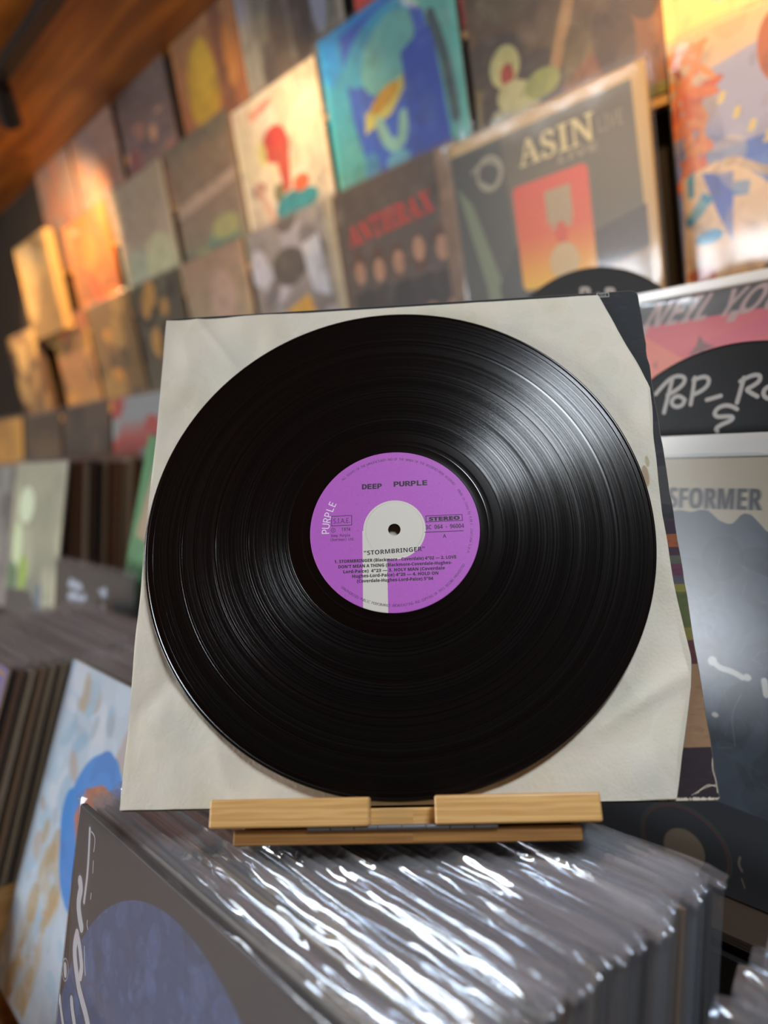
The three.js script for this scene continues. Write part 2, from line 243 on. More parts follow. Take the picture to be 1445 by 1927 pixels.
wallAlbum(2, -0.805, -0.50, W2, (c, w, h) => {
  grad(c, w, h, [[0, '#4a3a2a'], [0.5, '#6a5238'], [1, '#7c7440']]); poly(c, w, h, [[0.35, 0.9], [1, 0.55], [1, 0.95], [0.35, 1]], '#8a5a34'); mottle(c, w, h, 71, ['#5a4630', '#4f4234', '#6b5a3c'], 12, 0.08, 0.2);
  curve(c, w, h, [[0.45, 0.78], [0.62, 0.4]], 0.06, '#b28a58'); oval(c, w, h, 0.2, 0.62, 0.09, 0.09, '#d8cf86'); oval(c, w, h, 0.21, 0.66, 0.04, 0.05, '#b8442c'); oval(c, w, h, 0.26, 0.78, 0.13, 0.08, '#cfc88c', 0.4); oval(c, w, h, 0.4, 0.76, 0.1, 0.06, '#a3a65c'); oval(c, w, h, 0.13, 0.86, 0.06, 0.07, '#bdb98c'); oval(c, w, h, 0.35, 0.25, 0.08, 0.06, '#b8782c'); poly(c, w, h, [[0.55, 0.3], [0.72, 0.32], [0.72, 0.38], [0.55, 0.36]], '#a3562c'); oval(c, w, h, 0.9, 0.25, 0.06, 0.05, '#7a6a2c');
}, 'dark brown cover with a small pale performer, above the ochre framed cover', { size: 512, edge: cardEdge[2] });
wallAlbum(2, -0.50, -0.18, W2 - 0.01, (c, w, h) => { grad(c, w, h, [[0, '#f3d98a'], [1, '#f5d67c']]); oval(c, w, h, 0.25, 0.55, 0.12, 0.1, '#fff2c8'); oval(c, w, h, 0.24, 0.7, 0.06, 0.04, '#9ac0b0'); oval(c, w, h, 0.6, 0.6, 0.12, 0.1, '#d9a94a'); oval(c, w, h, 0.8, 0.4, 0.12, 0.14, '#e8c070'); }, 'pale yellow cover glowing under the spotlight, top right of the wall');
// bottom row
wallAlbum(1, -3.18, -2.87, W1 + 0.01, goldPrint('#6a4a30', '#4a3020'), 'dark brown cover, thickened so its side shows as a lit band, bottom row at far left', { rough: 0.3, t: 0.03, off: 0.0135, edge: std('#5a4028', 0.5) });  // made thick like the gold one, for a lit strip down its side
wallAlbum(1, -2.78, -2.46, W1, (c, w, h) => { grad(c, w, h, [[0, '#a34a30'], [0.3, '#8a5a34'], [1, '#9a7034']]); oval(c, w, h, 0.3, 0.1, 0.2, 0.12, '#d9583a'); mottle(c, w, h, 81, ['#6b4a2c', '#a3702f', '#b88438'], 12, 0.06, 0.16); }, 'brown cover with a red upper corner, bottom row at far left');
wallAlbum(1, -2.44, -2.12, W1, (c, w, h) => { fill(c, w, h, '#6a4e28'); mottle(c, w, h, 82, ['#b3782c', '#3b2c1c', '#8a6a34', '#c98f3c'], 14, 0.06, 0.18); }, 'mottled gold and brown cover, bottom row left of the dark one');
wallAlbum(1, -2.1, -1.81, W1, (c, w, h) => { fill(c, w, h, '#4a4434'); mottle(c, w, h, 83, ['#2a241c', '#5c5a40', '#7a5c3c', '#c08a3c'], 14, 0.06, 0.18); }, 'dark olive cover with brown patches, bottom wall row');
wallAlbum(1, -1.79, -1.495, W1, (c, w, h) => { grad(c, w, h, [[0, '#a3836a'], [0.5, '#a39070'], [1, '#b4b083']]); oval(c, w, h, 0.6, 0.35, 0.2, 0.2, '#b89a86'); oval(c, w, h, 0.7, 0.8, 0.2, 0.14, '#c6c98a'); }, 'pinkish beige cover with a green foot, bottom row under the grey brown cover');
wallAlbum(1, -1.475, -1.17, W1, (c, w, h) => { grad(c, w, h, [[0, '#8c8684'], [1, '#77706c']]); mottle(c, w, h, 91, ['#9b98a0', '#5a5450', '#6e6a6c', '#b8b8c2'], 14, 0.06, 0.16); poly(c, w, h, [[0.2, 0.62], [0.62, 0.5], [0.72, 0.75], [0.8, 0.98], [0.18, 0.98]], '#c9992f'); oval(c, w, h, 0.45, 0.3, 0.2, 0.12, '#4c4642'); poly(c, w, h, [[0.62, 0.2], [0.82, 0.16], [0.86, 0.55], [0.68, 0.5]], '#b3b8c4'); c.fillStyle = '#a39a84'; c.fillRect(w * 0.9, 0, w * 0.1, h); }, 'grey cover with a mustard yellow shape, under the white cover', { edge: cardEdge[3] });
wallAlbum(1, -1.165, -0.852, W1, (c, w, h) => {
  grad(c, w, h, [[0, '#55493f'], [1, '#5a4d44']]); text(c, w, h, 'ANTHRAX', 0.45, 0.25, 0.16, '#d8291f', { font: 'serif', width: 0.72, rot: -0.05 });
  const R = rng(5); for (let i = 0; i < 5; i++) { const x = 0.15 + i * 0.17; poly(c, w, h, [[x - 0.09, 1], [x - 0.08, 0.6], [x + 0.08, 0.58], [x + 0.1, 1]], ['#2f2c2b', '#3a3230', '#272525'][i % 3]); oval(c, w, h, x, 0.5 - R() * 0.08, 0.06, 0.09, '#5b3d2c'); oval(c, w, h, x, 0.5 - R() * 0.05, 0.045, 0.065, '#b98a6c'); oval(c, w, h, x + 0.04, 0.78, 0.05, 0.04, '#a9785a'); }
  c.fillStyle = '#8a6c52'; c.fillRect(w * 0.86, 0, w * 0.14, h);
}, 'dark cover with jagged red lettering over a row of faces, bottom wall row', { size: 512, edge: std('#b3812f', 0.6) });
{ // the ochre framed cover stands proud of the row
  const tex = (c, w, h) => {
    fill(c, w, h, '#c9a468'); poly(c, w, h, [[0, 0.06], [0.94, 0.05], [0.96, 1], [0, 1]], '#6d6350'); poly(c, w, h, [[0, 0.06], [0.3, 0.06], [0.34, 1], [0, 1]], '#505048'); poly(c, w, h, [[0.02, 0.2], [0.1, 0.3], [0.24, 0.75], [0.2, 1], [0.12, 1], [0.13, 0.7]], '#7d8668'); poly(c, w, h, [[0.68, 0.58], [0.96, 0.52], [0.96, 0.68], [0.7, 0.75]], '#55493e'); poly(c, w, h, [[0.7, 0.75], [0.96, 0.68], [0.97, 1], [0.6, 1]], '#8f6c3e'); poly(c, w, h, [[0.2, 0.7], [0.36, 0.5], [0.4, 1], [0.22, 1]], '#464640');
    c.save(); c.beginPath(); c.roundRect(0.335 * w, 0.29 * h, 0.385 * w, 0.46 * h, 0.03 * w); c.clip(); grad(c, w, h, [[0, '#e05848'], [0.33, '#e05a44'], [0.52, '#e2683a'], [0.66, '#eaa024'], [0.75, '#f0b81c']]); c.fillStyle = '#b59c76'; c.fillRect(0.5 * w, 0.35 * h, 0.13 * w, 0.14 * h); c.fillRect(0.52 * w, 0.49 * h, 0.1 * w, 0.03 * h); oval(c, w, h, 0.565, 0.54, 0.03, 0.05, '#d9552c'); oval(c, w, h, 0.565, 0.66, 0.075, 0.08, '#d0b07a'); c.restore();
    c.strokeStyle = '#a9a088'; c.lineWidth = 0.018 * w; c.beginPath(); c.arc(0.22 * w, 0.19 * h, 0.07 * w, 0, 7); c.stroke(); curve(c, w, h, [[0.12, 0.16], [0.2, 0.12], [0.3, 0.18], [0.24, 0.27], [0.17, 0.22]], 0.014, '#a9a088');
    text(c, w, h, 'ASIN', 0.58, 0.165, 0.15, '#e2cf98', { font: 'serif', width: 0.38 }); text(c, w, h, 'LIVE', 0.84, 0.17, 0.08, '#9a8e74', { style: '', width: 0.12 }); text(c, w, h, 'LIVE', 0.68, 0.245, 0.04, '#a3967a', { width: 0.2 });
  };
  const a = album({ label: 'large smoky cover with an orange panel and ochre frame, above the dark record cover', w: 0.322, h: 0.31, t: 0.004, face: faceMat(canvasTex(512, 512, tex)), edge: std('#b98a3c', 0.6), pouch: { flap: 0.01, back: 0.006, lean: 0.001, amp: 0.0009, seed: 77, nx: 40 } });
  onWall(a, -0.66, 0.452 - 0.31, 0.043);
}
wallAlbum(1, -0.495, -0.178, W1 - 0.005, (c, w, h) => {
  grad(c, w, h, [[0, '#e0bb84'], [0.15, '#cfae92'], [0.3, '#a297a4'], [0.5, '#5d74b4'], [0.62, '#6c7fb4'], [1, '#7a86a6']]); poly(c, w, h, [[0.16, 0.14], [0.4, 0.1], [0.45, 0.5], [0.2, 0.4]], '#a3a0b4'); poly(c, w, h, [[0.1, 0.44], [0.45, 0.42], [0.45, 0.6], [0.12, 0.52]], '#4f6fb6');
  mottle(c, w * 0.14, h * 0.55, 13, ['#d2703a', '#c85a2a', '#da8a4a', '#b8583a'], 40, 0.06, 0.16); poly(c, w, h, [[0.02, 0.5], [0.16, 0.47], [0.24, 0.5], [0.5, 0.75], [0.5, 1], [0, 1]], '#d7b48c'); poly(c, w, h, [[0.1, 0.5], [0.22, 0.52], [0.2, 0.78], [0.15, 0.66]], '#4a5fae'); poly(c, w, h, [[0.02, 0.66], [0.1, 0.57], [0.14, 0.6], [0.08, 0.66], [0.03, 0.69]], '#2583a8'); oval(c, w, h, 0.11, 0.74, 0.055, 0.026, '#1f86b0', -0.1); poly(c, w, h, [[0.04, 0.5], [0.07, 0.48], [0.06, 0.58], [0.04, 0.58]], '#3a8aa0');
  curve(c, w, h, [[0.16, 0.5], [0.2, 0.47], [0.28, 0.52], [0.42, 0.6]], 0.03, '#a88f7c'); poly(c, w, h, [[0.22, 0.56], [0.28, 0.57], [0.27, 0.62], [0.21, 0.61]], '#4f7ab2'); poly(c, w, h, [[0.3, 0.9], [0.5, 0.74], [0.5, 0.95]], '#3a332e'); oval(c, w, h, 0.07, 0.88, 0.06, 0.03, '#c8642e');
  for (const [x, y] of [[0.195, 0.253], [0.247, 0.323], [0.298, 0.384], [0.35, 0.44]]) text(c, w, h, '8', x, y, 0.05, '#e8c548', { skew: -0.4 }); oval(c, w, h, 0.4, 0.15, 0.07, 0.12, '#b4643a'); mottle(c, w, h, 17, ['rgba(240,200,150,0.35)', 'rgba(230,190,160,0.3)'], 6, 0.04, 0.1);
}, 'blue sky cover with orange leaves and tan shapes, right edge of the wall', { size: 512, edge: cardEdge[3], pouch: { amp: 0.001, nx: 30 } });

// ------------------------------------------------------------------ stepped plinth behind the bins
{
  const t = thing('stepped_plinth', 'black stepped plinth that carries the upright records behind the bins', 'plinth');
  part('lower_step', box(-4.0, 0.75, -CY, -0.343, -0.72, -0.482), mBlack, t); part('shelf_board', rbox(-4.0, 0.75, -0.343, -0.335, -0.70, -0.478, 0.001), mBrown, t, 'dark brown shelf board');
  part('upper_step', box(-4.0, 0.75, -0.335, -0.192, -0.95, -0.678), mBlack, t); part('back_step', box(-4.0, 0.75, -0.192, -0.118, -0.95, -0.7365), mBlack, t);
  t.position.copy(V(0, 0, 0));
}
function standing(a, xc, top, zTop, leanDeg, h = 0.315) { // upright record leaning back, given by the middle of its upper edge
  const r = leanDeg * Math.PI / 180; a.rotation.x = -r; a.position.copy(V(xc, top - h * Math.cos(r), zTop + h * Math.sin(r))); return a;
}
const ORD = ['first', 'second', 'third', 'fourth', 'fifth', 'sixth', 'seventh', 'eighth', 'ninth', 'tenth', 'eleventh', 'twelfth', 'thirteenth', 'fourteenth', 'fifteenth', 'sixteenth', 'seventeenth', 'eighteenth', 'nineteenth', 'twentieth'];
const ord = (n) => n < 20 ? ORD[n] : (n < 30 ? 'twenty-' + ORD[n - 20] : 'thirty-' + ORD[n - 30]).replace('twenty-twentieth', 'thirtieth');
const ordinal = (n) => (n === 29 ? 'thirtieth' : n < 20 ? ORD[n] : n < 29 ? 'twenty-' + ORD[n - 20] : 'thirty-' + ORD[n - 30]);

let sheenStrip;
// right: silvery cover behind the leaning record
{
  const tex = canvasTex(1024, 1024, (c, w, h) => {
    fill(c, w, h, '#b9a98c');
    const pts = []; for (let i = 0; i <= 120; i++) { const u = i / 120; pts.push([u, 0.128 + 0.004 * noise(u * 22, 0, 5) + 0.024 * smooth(u, 0.54, 0.6) - 0.02 * smooth(u, 0.605, 0.635) + 0.04 * smooth(u, 0.635, 0.7) + 0.003 * noise(u * 80, 1, 6)]); }
    poly(c, w, h, [...pts, [1, 1], [0, 1]], '#3a4753'); for (let i = 0; i < 240; i++) { const R = hash(i, 3, 1), S = hash(i, 5, 2); oval(c, w, h, hash(i, 1, 9), 0.2 + 0.62 * R, 0.01 + 0.07 * S, 0.006 + 0.05 * hash(i, 8, 4), ['rgba(84,100,116,0.2)', 'rgba(110,124,138,0.16)', 'rgba(10,12,16,0.2)', 'rgba(60,64,84,0.2)'][i % 4], R * 3); }
    poly(c, w, h, [[0, 0.8], [0.5, 0.79], [1, 0.82], [1, 1], [0, 1]], 'rgba(8,8,9,0.85)');
    for (const [dx, al] of [[-0.0045, 0.35], [0.0045, 0.35], [0, 1]]) text(c, w, h, 'TRANSFORMER', 0.494 + dx, 0.097, 0.068, `rgba(40,40,42,${al})`, { width: 0.355 });
    const mark = '#cfc8bb'; curve(c, w, h, [[0.582, 0.478], [0.592, 0.49], [0.625, 0.492], [0.65, 0.502]], 0.013, mark); oval(c, w, h, 0.579, 0.477, 0.011, 0.011, mark); oval(c, w, h, 0.66, 0.5, 0.01, 0.008, mark); curve(c, w, h, [[0.698, 0.5], [0.704, 0.53]], 0.014, mark); oval(c, w, h, 0.592, 0.6, 0.008, 0.006, mark);
    c.lineWidth = 0.006 * w; c.strokeStyle = '#5a2420'; c.beginPath(); c.ellipse(0.535 * w, 0.925 * h, 0.108 * w, 0.085 * h, 0.25, 0, 7); c.stroke(); c.lineWidth = 0.004 * w; c.strokeStyle = '#2c4424'; c.beginPath(); c.ellipse(0.535 * w, 0.925 * h, 0.115 * w, 0.091 * h, 0.25, 0, 7); c.stroke(); oval(c, w, h, 0.535, 0.935, 0.052, 0.048, '#8a7356', 0.2);
    curve(c, w, h, [[0.666, 0.905], [0.662, 0.92], [0.672, 0.933]], 0.006, '#8d7466'); curve(c, w, h, [[0.672, 0.95], [0.68, 0.968]], 0.004, '#8a7450');
    for (let i = 0; i < 60; i++) { const x = 0.43 + hash(i, 1, 7) * 0.3, y = 0.2 + hash(i, 2, 7) * 0.55, a = hash(i, 3, 7) * 3; curve(c, w, h, [[x, y], [x + 0.03 * Math.cos(a), y + 0.03 * Math.sin(a)]], 0.0009, 'rgba(150,165,180,0.5)'); } curve(c, w, h, [[0.65, 0.54], [0.636, 0.57], [0.63, 0.6], [0.642, 0.66]], 0.0015, 'rgba(170,180,190,0.6)');
  });
  const a = album({ label: 'silver grey cover titled in dark doubled capitals, standing right of the leaning record', w: 0.315, h: 0.315, t: 0.004, face: faceMat(tex, { rough: 0.45, coat: 0.2 }), edge: cardEdge[3], filmMat: phys(0xf1f3f6, 0.27, { transmission: 0.96, thickness: 0, ior: 1.5 }), pouch: { flap: 0.0175, back: 0.014, lean: 0.0005, amp: 0.0007, seed: 5, nx: 40 } });
  const strip = (g, h, y) => part('sheen_strip', rbox(-0.1635, 0.1635, y, y + h, 0.0008, 0.0026, 0.0004), milky, g, 'pale strip along the upper edge with the sleeve sheen put into its colour');  // sheen of the clear flap, put into the colour of a strip
  strip(a, 0.0168, 0.3155); sheenStrip = strip;
  standing(a, -0.2875, -0.0215, -0.5615, 8);
}
{ // handwritten divider made from an old record
  const P = [[[-57.2, 126.6], [-61, 113.6], [-64.9, 100.5]], [[-71.9, 116.4], [-63.4, 125.2], [-54.1, 130], [-46.2, 128.3], [-46.2, 123.6], [-52.3, 118.6], [-61.5, 114.6]], [[-37.9, 126.6], [-39.5, 115.6], [-41.6, 105.5]], [[-38.9, 124.8], [-31.6, 127.3], [-26, 125.4], [-26.5, 120], [-31.8, 115.9], [-39, 113.2]], [[-28.1, 108.2], [-16.8, 110.5]], [[1.3, 122.7], [-1.4, 113.3], [-4.2, 104.2]], [[-1.4, 120.3], [5.7, 124], [13.4, 124.1], [13.4, 119.4], [8.2, 115.9], [2.5, 113.8], [6.5, 110.8], [11.2, 107.8]], [[-46.5, 109.6], [-50.4, 113.7], [-56.5, 112.3], [-58.6, 107.7], [-54.6, 104.1], [-48.5, 105.1], [-46.5, 109.6]], [[24.3, 114.5], [18.5, 115], [15, 110.1], [17.6, 105.6], [23.4, 105.1], [27.6, 109.1], [24.3, 114.5]], [[-4.2, 99.3], [-9.6, 103.2], [-18.8, 102.1], [-22.6, 96.9], [-19.8, 93.9], [-12.4, 94.4], [-7, 93.6], [-8.8, 90.6], [-17.1, 87.9], [-21.3, 84.9], [-19.9, 83]], [[46, 115], [38, 117], [34, 111], [37, 106], [45, 106]], [[52, 124], [50, 106]], [[60, 118], [51, 113], [61, 107]]];
  const uv = ([x, y]) => [0.5 + x / 300, 0.5 - y / 300];
  const draw = (strokes, seed) => (c, w, h) => { fill(c, w, h, '#101011'); for (let i = 0; i < 40; i++) { c.strokeStyle = i % 2 ? '#141415' : '#0c0c0d'; c.lineWidth = 2; c.beginPath(); c.arc(w / 2, h / 2, w * (0.18 + 0.31 * hash(i, 1, seed)), 0, 7); c.stroke(); } for (const s of strokes) curve(c, w, h, s, 0.0115, '#b3ada6'); };
  const discProfile = (R) => { const pr = [[0.0036, 0.001], [0.05, 0.0012], [0.0505, 0.0009], [0.145, 0.0009], [0.147, 0.0013], [0.1488, 0.0012], [R, 0.0004], [R, -0.0004], [0.1488, -0.0012], [0.145, -0.0009], [0.0036, -0.001], [0.0036, 0.001]]; const g = new THREE.LatheGeometry(pr.map(([r, z]) => new THREE.Vector2(r, z)), 128); g.rotateX(Math.PI / 2); const p = g.attributes.position, u = g.attributes.uv; for (let i = 0; i < p.count; i++) u.setXY(i, 0.5 + p.getX(i) / 0.3, 0.5 + p.getY(i) / 0.3); return g; };
  const g = discProfile(0.15);
  const mk = (label, tex, pos) => { const t = thing('record_divider', label, 'divider'); part('disc', g, phys(0xffffff, 0.5, { map: tex, specularIntensity: 0.5 }), t).position.y = 0.15; t.position.copy(pos); return t; };
  mk('black vinyl disc hand lettered in grey marker as a divider, above the silver grey cover', canvasTex(1024, 1024, draw(P.map((s) => s.map(uv)), 3)), V(-0.266, -0.235, -0.6));
  const scr = [[[-62, 106], [-66, 92]], [[-64, 108], [-54, 112], [-52, 103], [-63, 99]], [[-46, 102], [-40, 108], [-38, 96], [-46, 97]], [[-30, 110], [-34, 98], [-26, 96]], [[-22, 112], [-24, 100]], [[-30, 106], [-18, 109]], [[4, 128], [2, 110]], [[3, 128], [14, 128], [12, 119], [3, 118]], [[20, 116], [26, 120], [28, 111], [20, 112]], [[36, 122], [34, 106]], [[35, 121], [44, 122], [43, 114], [35, 113]]];
  const d2 = mk('black vinyl divider disc with handwriting, rising behind the top edge of the dark record cover', canvasTex(512, 512, draw(scr.map((s) => s.map(uv)), 8)), V(-0.51, -0.116, -0.7445));
  d2.children[0].scale.setScalar(1);
}
{ // red cover behind the divider
  const tex = canvasTex(512, 512, (c, w, h) => {
    grad(c, w, h, [[0, '#c8484e'], [0.14, '#d2565e'], [0.3, '#d9455a'], [0.5, '#e0644c']]); poly(c, w, h, [[0, 0.07], [0.2, 0.2], [0, 0.4]], '#dd6f5a'); poly(c, w, h, [[0.2, 0.16], [0.5, 0.08], [0.5, 0.12], [0.2, 0.24]], '#cf4e62'); fill(c, w, h * 0.075, '#241c1a');
    text(c, w, h, 'NEIL YOUNG', 0.055, 0.045, 0.105, '#b08e84', { align: 'left', width: 0.58, skew: -0.5, style: 'bold italic' }); poly(c, w, h, [[0.03, 0.07], [0.075, 0.07], [0.05, 0.115], [0.02, 0.13]], '#b08e84'); poly(c, w, h, [[0.33, 0.07], [0.36, 0.07], [0.34, 0.1], [0.315, 0.1]], '#b08e84');
    poly(c, w, h, [[0.235, 0.125], [0.25, 0.15], [0.285, 0.165], [0.25, 0.172], [0.25, 0.19], [0.235, 0.175], [0.2, 0.185], [0.228, 0.155]], '#6b3a3c'); poly(c, w, h, [[0.08, 0.2], [0.1, 0.185], [0.1, 0.215]], '#b85248');
  });
  const a = album({ label: 'red cover with a black title band, behind the hand lettered divider', face: faceMat(tex), edge: cardEdge[3], pouch: { flap: 0.011, back: 0.009, lean: 0.0005, amp: 0.0009, seed: 15, nx: 30 } });
  sheenStrip(a, 0.0095, 0.3155);
  standing(a, -0.2725, 0.1285, -0.7155, 3);
}
// tiers on the left: fronts and the stacks behind them
const plainFace = (draw, size = 256) => faceMat(canvasTex(size, size, draw));
function tierStack(x0, x1, top, z0, n, gap, seed, what, sleeve = true) {
  const R = rng(seed);
  for (let i = 0; i < n; i++) {
    const a = album({ name: 'upright_record', w: x1 - x0 - 0.012, h: 0.313, t: gap * 0.72, edge: cardEdge[Math.floor(R() * 8)], label: `${ordinal(i)} record behind ${what}`, group: `records stacked behind ${what}`, pouch: sleeve ? { flap: 0.01, back: 0.006, lean: 0.002, amp: 0.0008, seed: seed * 31 + i, nx: 10 } : null });
    standing(a, (x0 + x1) / 2 + (R() - 0.5) * 0.008, top - R() * 0.008, z0 - i * gap, 6, 0.313);
  }
}
{
  let a = album({ label: 'pale green and grey cover with green patches and painted sleeve glare, standing at far left behind the bins', face: plainFace((c, w, h) => { grad(c, w, h, [[0, '#a8a48c'], [0.5, '#a3a184'], [1, '#6a7268']]); mottle(c, w, h, 3, ['#b2b090', '#9a9a80', '#a8a688'], 16, 0.06, 0.18); oval(c, w, h, 0.3, 0.28, 0.16, 0.12, '#dfe8c0'); oval(c, w, h, 0.18, 0.55, 0.1, 0.16, '#dbe8b4'); oval(c, w, h, 0.35, 0.72, 0.08, 0.12, '#9aba3c'); oval(c, w, h, 0.12, 0.76, 0.1, 0.1, '#4c7a4c'); poly(c, w, h, [[0, 0.85], [0.5, 0.82], [0.8, 0.95], [0.8, 1], [0, 1]], '#343838'); oval(c, w, h, 0.7, 0.88, 0.06, 0.14, '#56687c'); }), pouch: { flap: 0.012, lean: 0.001, seed: 3, amp: 0.001, nx: 24 }, edge: cardEdge[3] });  // the two palest ovals are sleeve glare painted into the print
  standing(a, -1.615, 0.0, -0.492, 10);
  tierStack(-1.775, -1.455, 0.0, -0.503, 12, 0.0125, 7, 'the pale green cover at far left');
  a = album({ label: 'green cover leaning at a slant just left of the white inner sleeve', face: plainFace((c, w, h) => { fill(c, w, h, '#4f8a58'); mottle(c, w, h, 6, ['#5a9a62', '#437a4c', '#6aa06a'], 12, 0.06, 0.16); poly(c, w, h, [[0.15, 0], [0.4, 0], [0.2, 0.5], [0.05, 0.5]], '#b39a78'); }), edge: std('#3c7a46', 0.6), pouch: { flap: 0.01, lean: 0.001, seed: 9, nx: 16 } });
  standing(a, -1.0456, 0.01, -0.5, 10); a.position.copy(V(-1.0456, -0.301, -0.452)); a.rotateZ(-0.2);
  a = album({ h: 0.25, label: 'black cover with pale script lettering, standing low behind the far record bins', face: plainFace((c, w, h) => { fill(c, w, h, '#141416'); for (let k = 0; k < 2; k++) { const pts = []; for (let i = 0; i <= 40; i++) pts.push([0.2 + 0.5 * i / 40, 0.12 + k * 0.08 + 0.035 * Math.sin(i * 1.9 + k) + 0.015 * noise(i * 0.7, k, 4)]); curve(c, w, h, pts, 0.022, '#b9c2d0'); } oval(c, w, h, 0.45, 0.3, 0.05, 0.05, '#77808c'); mottle(c, w, h, 8, ['#1a1a1c', '#202022'], 10, 0.05, 0.15); }), edge: cardEdge[2], pouch: { flap: 0.01, lean: 0.001, seed: 10, nx: 16 } });
  standing(a, -1.165, -0.165, -0.415, 7, 0.25);
  a = album({ label: 'grey cover half cut off by the left edge of the picture, on the stepped plinth', face: plainFace((c, w, h) => { grad(c, w, h, [[0, '#8a8c84'], [1, '#6a6460']]); mottle(c, w, h, 11, ['#78786f', '#908a80', '#5c5a54'], 10, 0.08, 0.2); }), pouch: { flap: 0.01, lean: 0.001, seed: 12, nx: 12 } });
  standing(a, -1.96, -0.005, -0.5, 9);
  const third = [[-3.12, '#c9892a', '#e0a53c', 'bright gold'], [-2.78, '#a3742c', '#c08a34', 'gold brown'], [-2.44, '#3b2c1c', '#5a4428', 'dark brown'], [-2.1, '#4a3828', '#2c221a', 'umber'], [-1.76, '#8a8c8a', '#a33a34', 'grey and red']];
  third.forEach(([x, p, q, nm], i) => { const b = album({ label: `${nm} cover on the upper step of the plinth at far left`, face: plainFace((c, w, h) => { grad(c, w, h, [[0, p], [0.15, p], [0.3, q], [1, p]]); mottle(c, w, h, 30 + i, [p, q], 10, 0.06, 0.18); }), pouch: { flap: 0.01, lean: 0.001, seed: 60 + i, nx: 12 } }); standing(b, x + 0.15, 0.135 + 0.004 * (i % 2), -0.71, 3); });
}

// ------------------------------------------------------------------ record bins
function bin(x0, x1, zFront, label) {
  const t = thing('record_bin', label, 'bin');
  part('bottom_board', box(x0 + 0.006, x1 - 0.006, -0.578, -0.566, -0.474, zFront - 0.012), mTan, t); part('front_panel', rbox(x0, x1, -CY, -0.44, zFront - 0.012, zFront, 0.002), mTan, t); part('back_panel', box(x0 + 0.006, x1 - 0.006, -CY, -0.35, -0.4815, -0.4745), mBlack, t);
  part('side_panel', box(x0, x0 + 0.0055, -CY, -0.425, -0.4815, zFront - 0.012), mTan, t); part('side_panel', box(x1 - 0.0055, x1, -CY, -0.425, -0.4815, zFront - 0.012), mTan, t);
  t.position.copy(V(0, 0, 0));
}
bin(-0.484, -0.1505, 0.0, 'wooden record bin nearest the camera, under the record stand');
bin(-0.818, -0.4845, 0.02, 'wooden record bin left of the nearest one, full of sleeved records');
bin(-1.152, -0.8185, -0.04, 'wooden record bin at far left with the purple cover in front');
bin(-0.15, 0.1835, 0.0, 'wooden record bin at bottom right corner');

const faceMoon = faceMat(canvasTex(1024, 1024, (c, w, h) => {
  fill(c, w, h, '#1c191c'); c.save(); c.beginPath(); c.arc(0.441 * w, 0.492 * h, 0.449 * w, 0, 7); c.clip(); fill(c, w, h, '#2c4470');
  for (let i = 0; i < 2200; i++) { const r = hash(i, 1, 3), s = hash(i, 2, 3), k = hash(i, 4, 3); oval(c, w, h, r, 0.02 + 0.95 * s, 0.003 + 0.035 * k * k * k, 0.003 + 0.03 * k * k * hash(i, 6, 1), ['rgba(86,118,172,0.22)', 'rgba(115,140,185,0.18)', 'rgba(30,44,74,0.22)', 'rgba(56,84,130,0.2)', 'rgba(120,130,165,0.12)'][i % 5], hash(i, 9, 2) * 3); }
  for (const [x, y, a, b] of [[0.36, 0.22, 0.05, 0.03], [0.47, 0.24, 0.035, 0.05], [0.3, 0.15, 0.05, 0.03], [0.5, 0.4, 0.12, 0.07], [0.3, 0.42, 0.1, 0.09]]) oval(c, w, h, x, y, a, b, 'rgba(34,50,80,0.22)', 0.4); c.restore();
  const ink = '#c4c2c4', edge = '#3c3a40';
  const S = [[[[0.061, 0.028], [0.065, 0.05], [0.07, 0.08], [0.073, 0.112], [0.072, 0.135], [0.071, 0.16]], 0.009], [[[0.041, 0.133], [0.051, 0.143], [0.045, 0.16], [0.046, 0.178], [0.058, 0.194], [0.071, 0.206]], 0.021], [[[0.055, 0.227], [0.048, 0.247], [0.055, 0.269], [0.071, 0.289], [0.087, 0.308], [0.11, 0.322], [0.132, 0.333], [0.152, 0.348], [0.2, 0.39]], 0.02], [[[0.055, 0.227], [0.071, 0.238], [0.087, 0.261], [0.094, 0.271], [0.091, 0.288]], 0.017], [[[0.013, 0.306], [0.018, 0.317]], 0.016], [[[0.062, 0.345], [0.069, 0.358], [0.082, 0.37], [0.11, 0.4]], 0.016], [[[0.002, 0.369], [0.013, 0.384], [0.05, 0.42]], 0.012]];
  for (const [p, t] of S) curve(c, w, h, p, t + 0.009, edge); for (const [p, t] of S) curve(c, w, h, p, t, ink);
  for (const p of [[[0.069, 0.03], [0.087, 0.03], [0.092, 0.043], [0.091, 0.059]], [[0.094, 0.076], [0.097, 0.096]], [[0.1, 0.133], [0.1, 0.143]], [[0.096, 0.184], [0.095, 0.191], [0.102, 0.197]], [[0.095, 0.232], [0.1, 0.243], [0.103, 0.258], [0.114, 0.275]]]) curve(c, w, h, p, 0.0035, '#bdbac0'); c.strokeStyle = '#a09ea4'; c.lineWidth = 0.003 * w; c.beginPath(); c.ellipse(0.0155 * w, 0.311 * h, 0.016 * w, 0.02 * h, 0, 0, 7); c.stroke();
}), { rough: 0.35 });
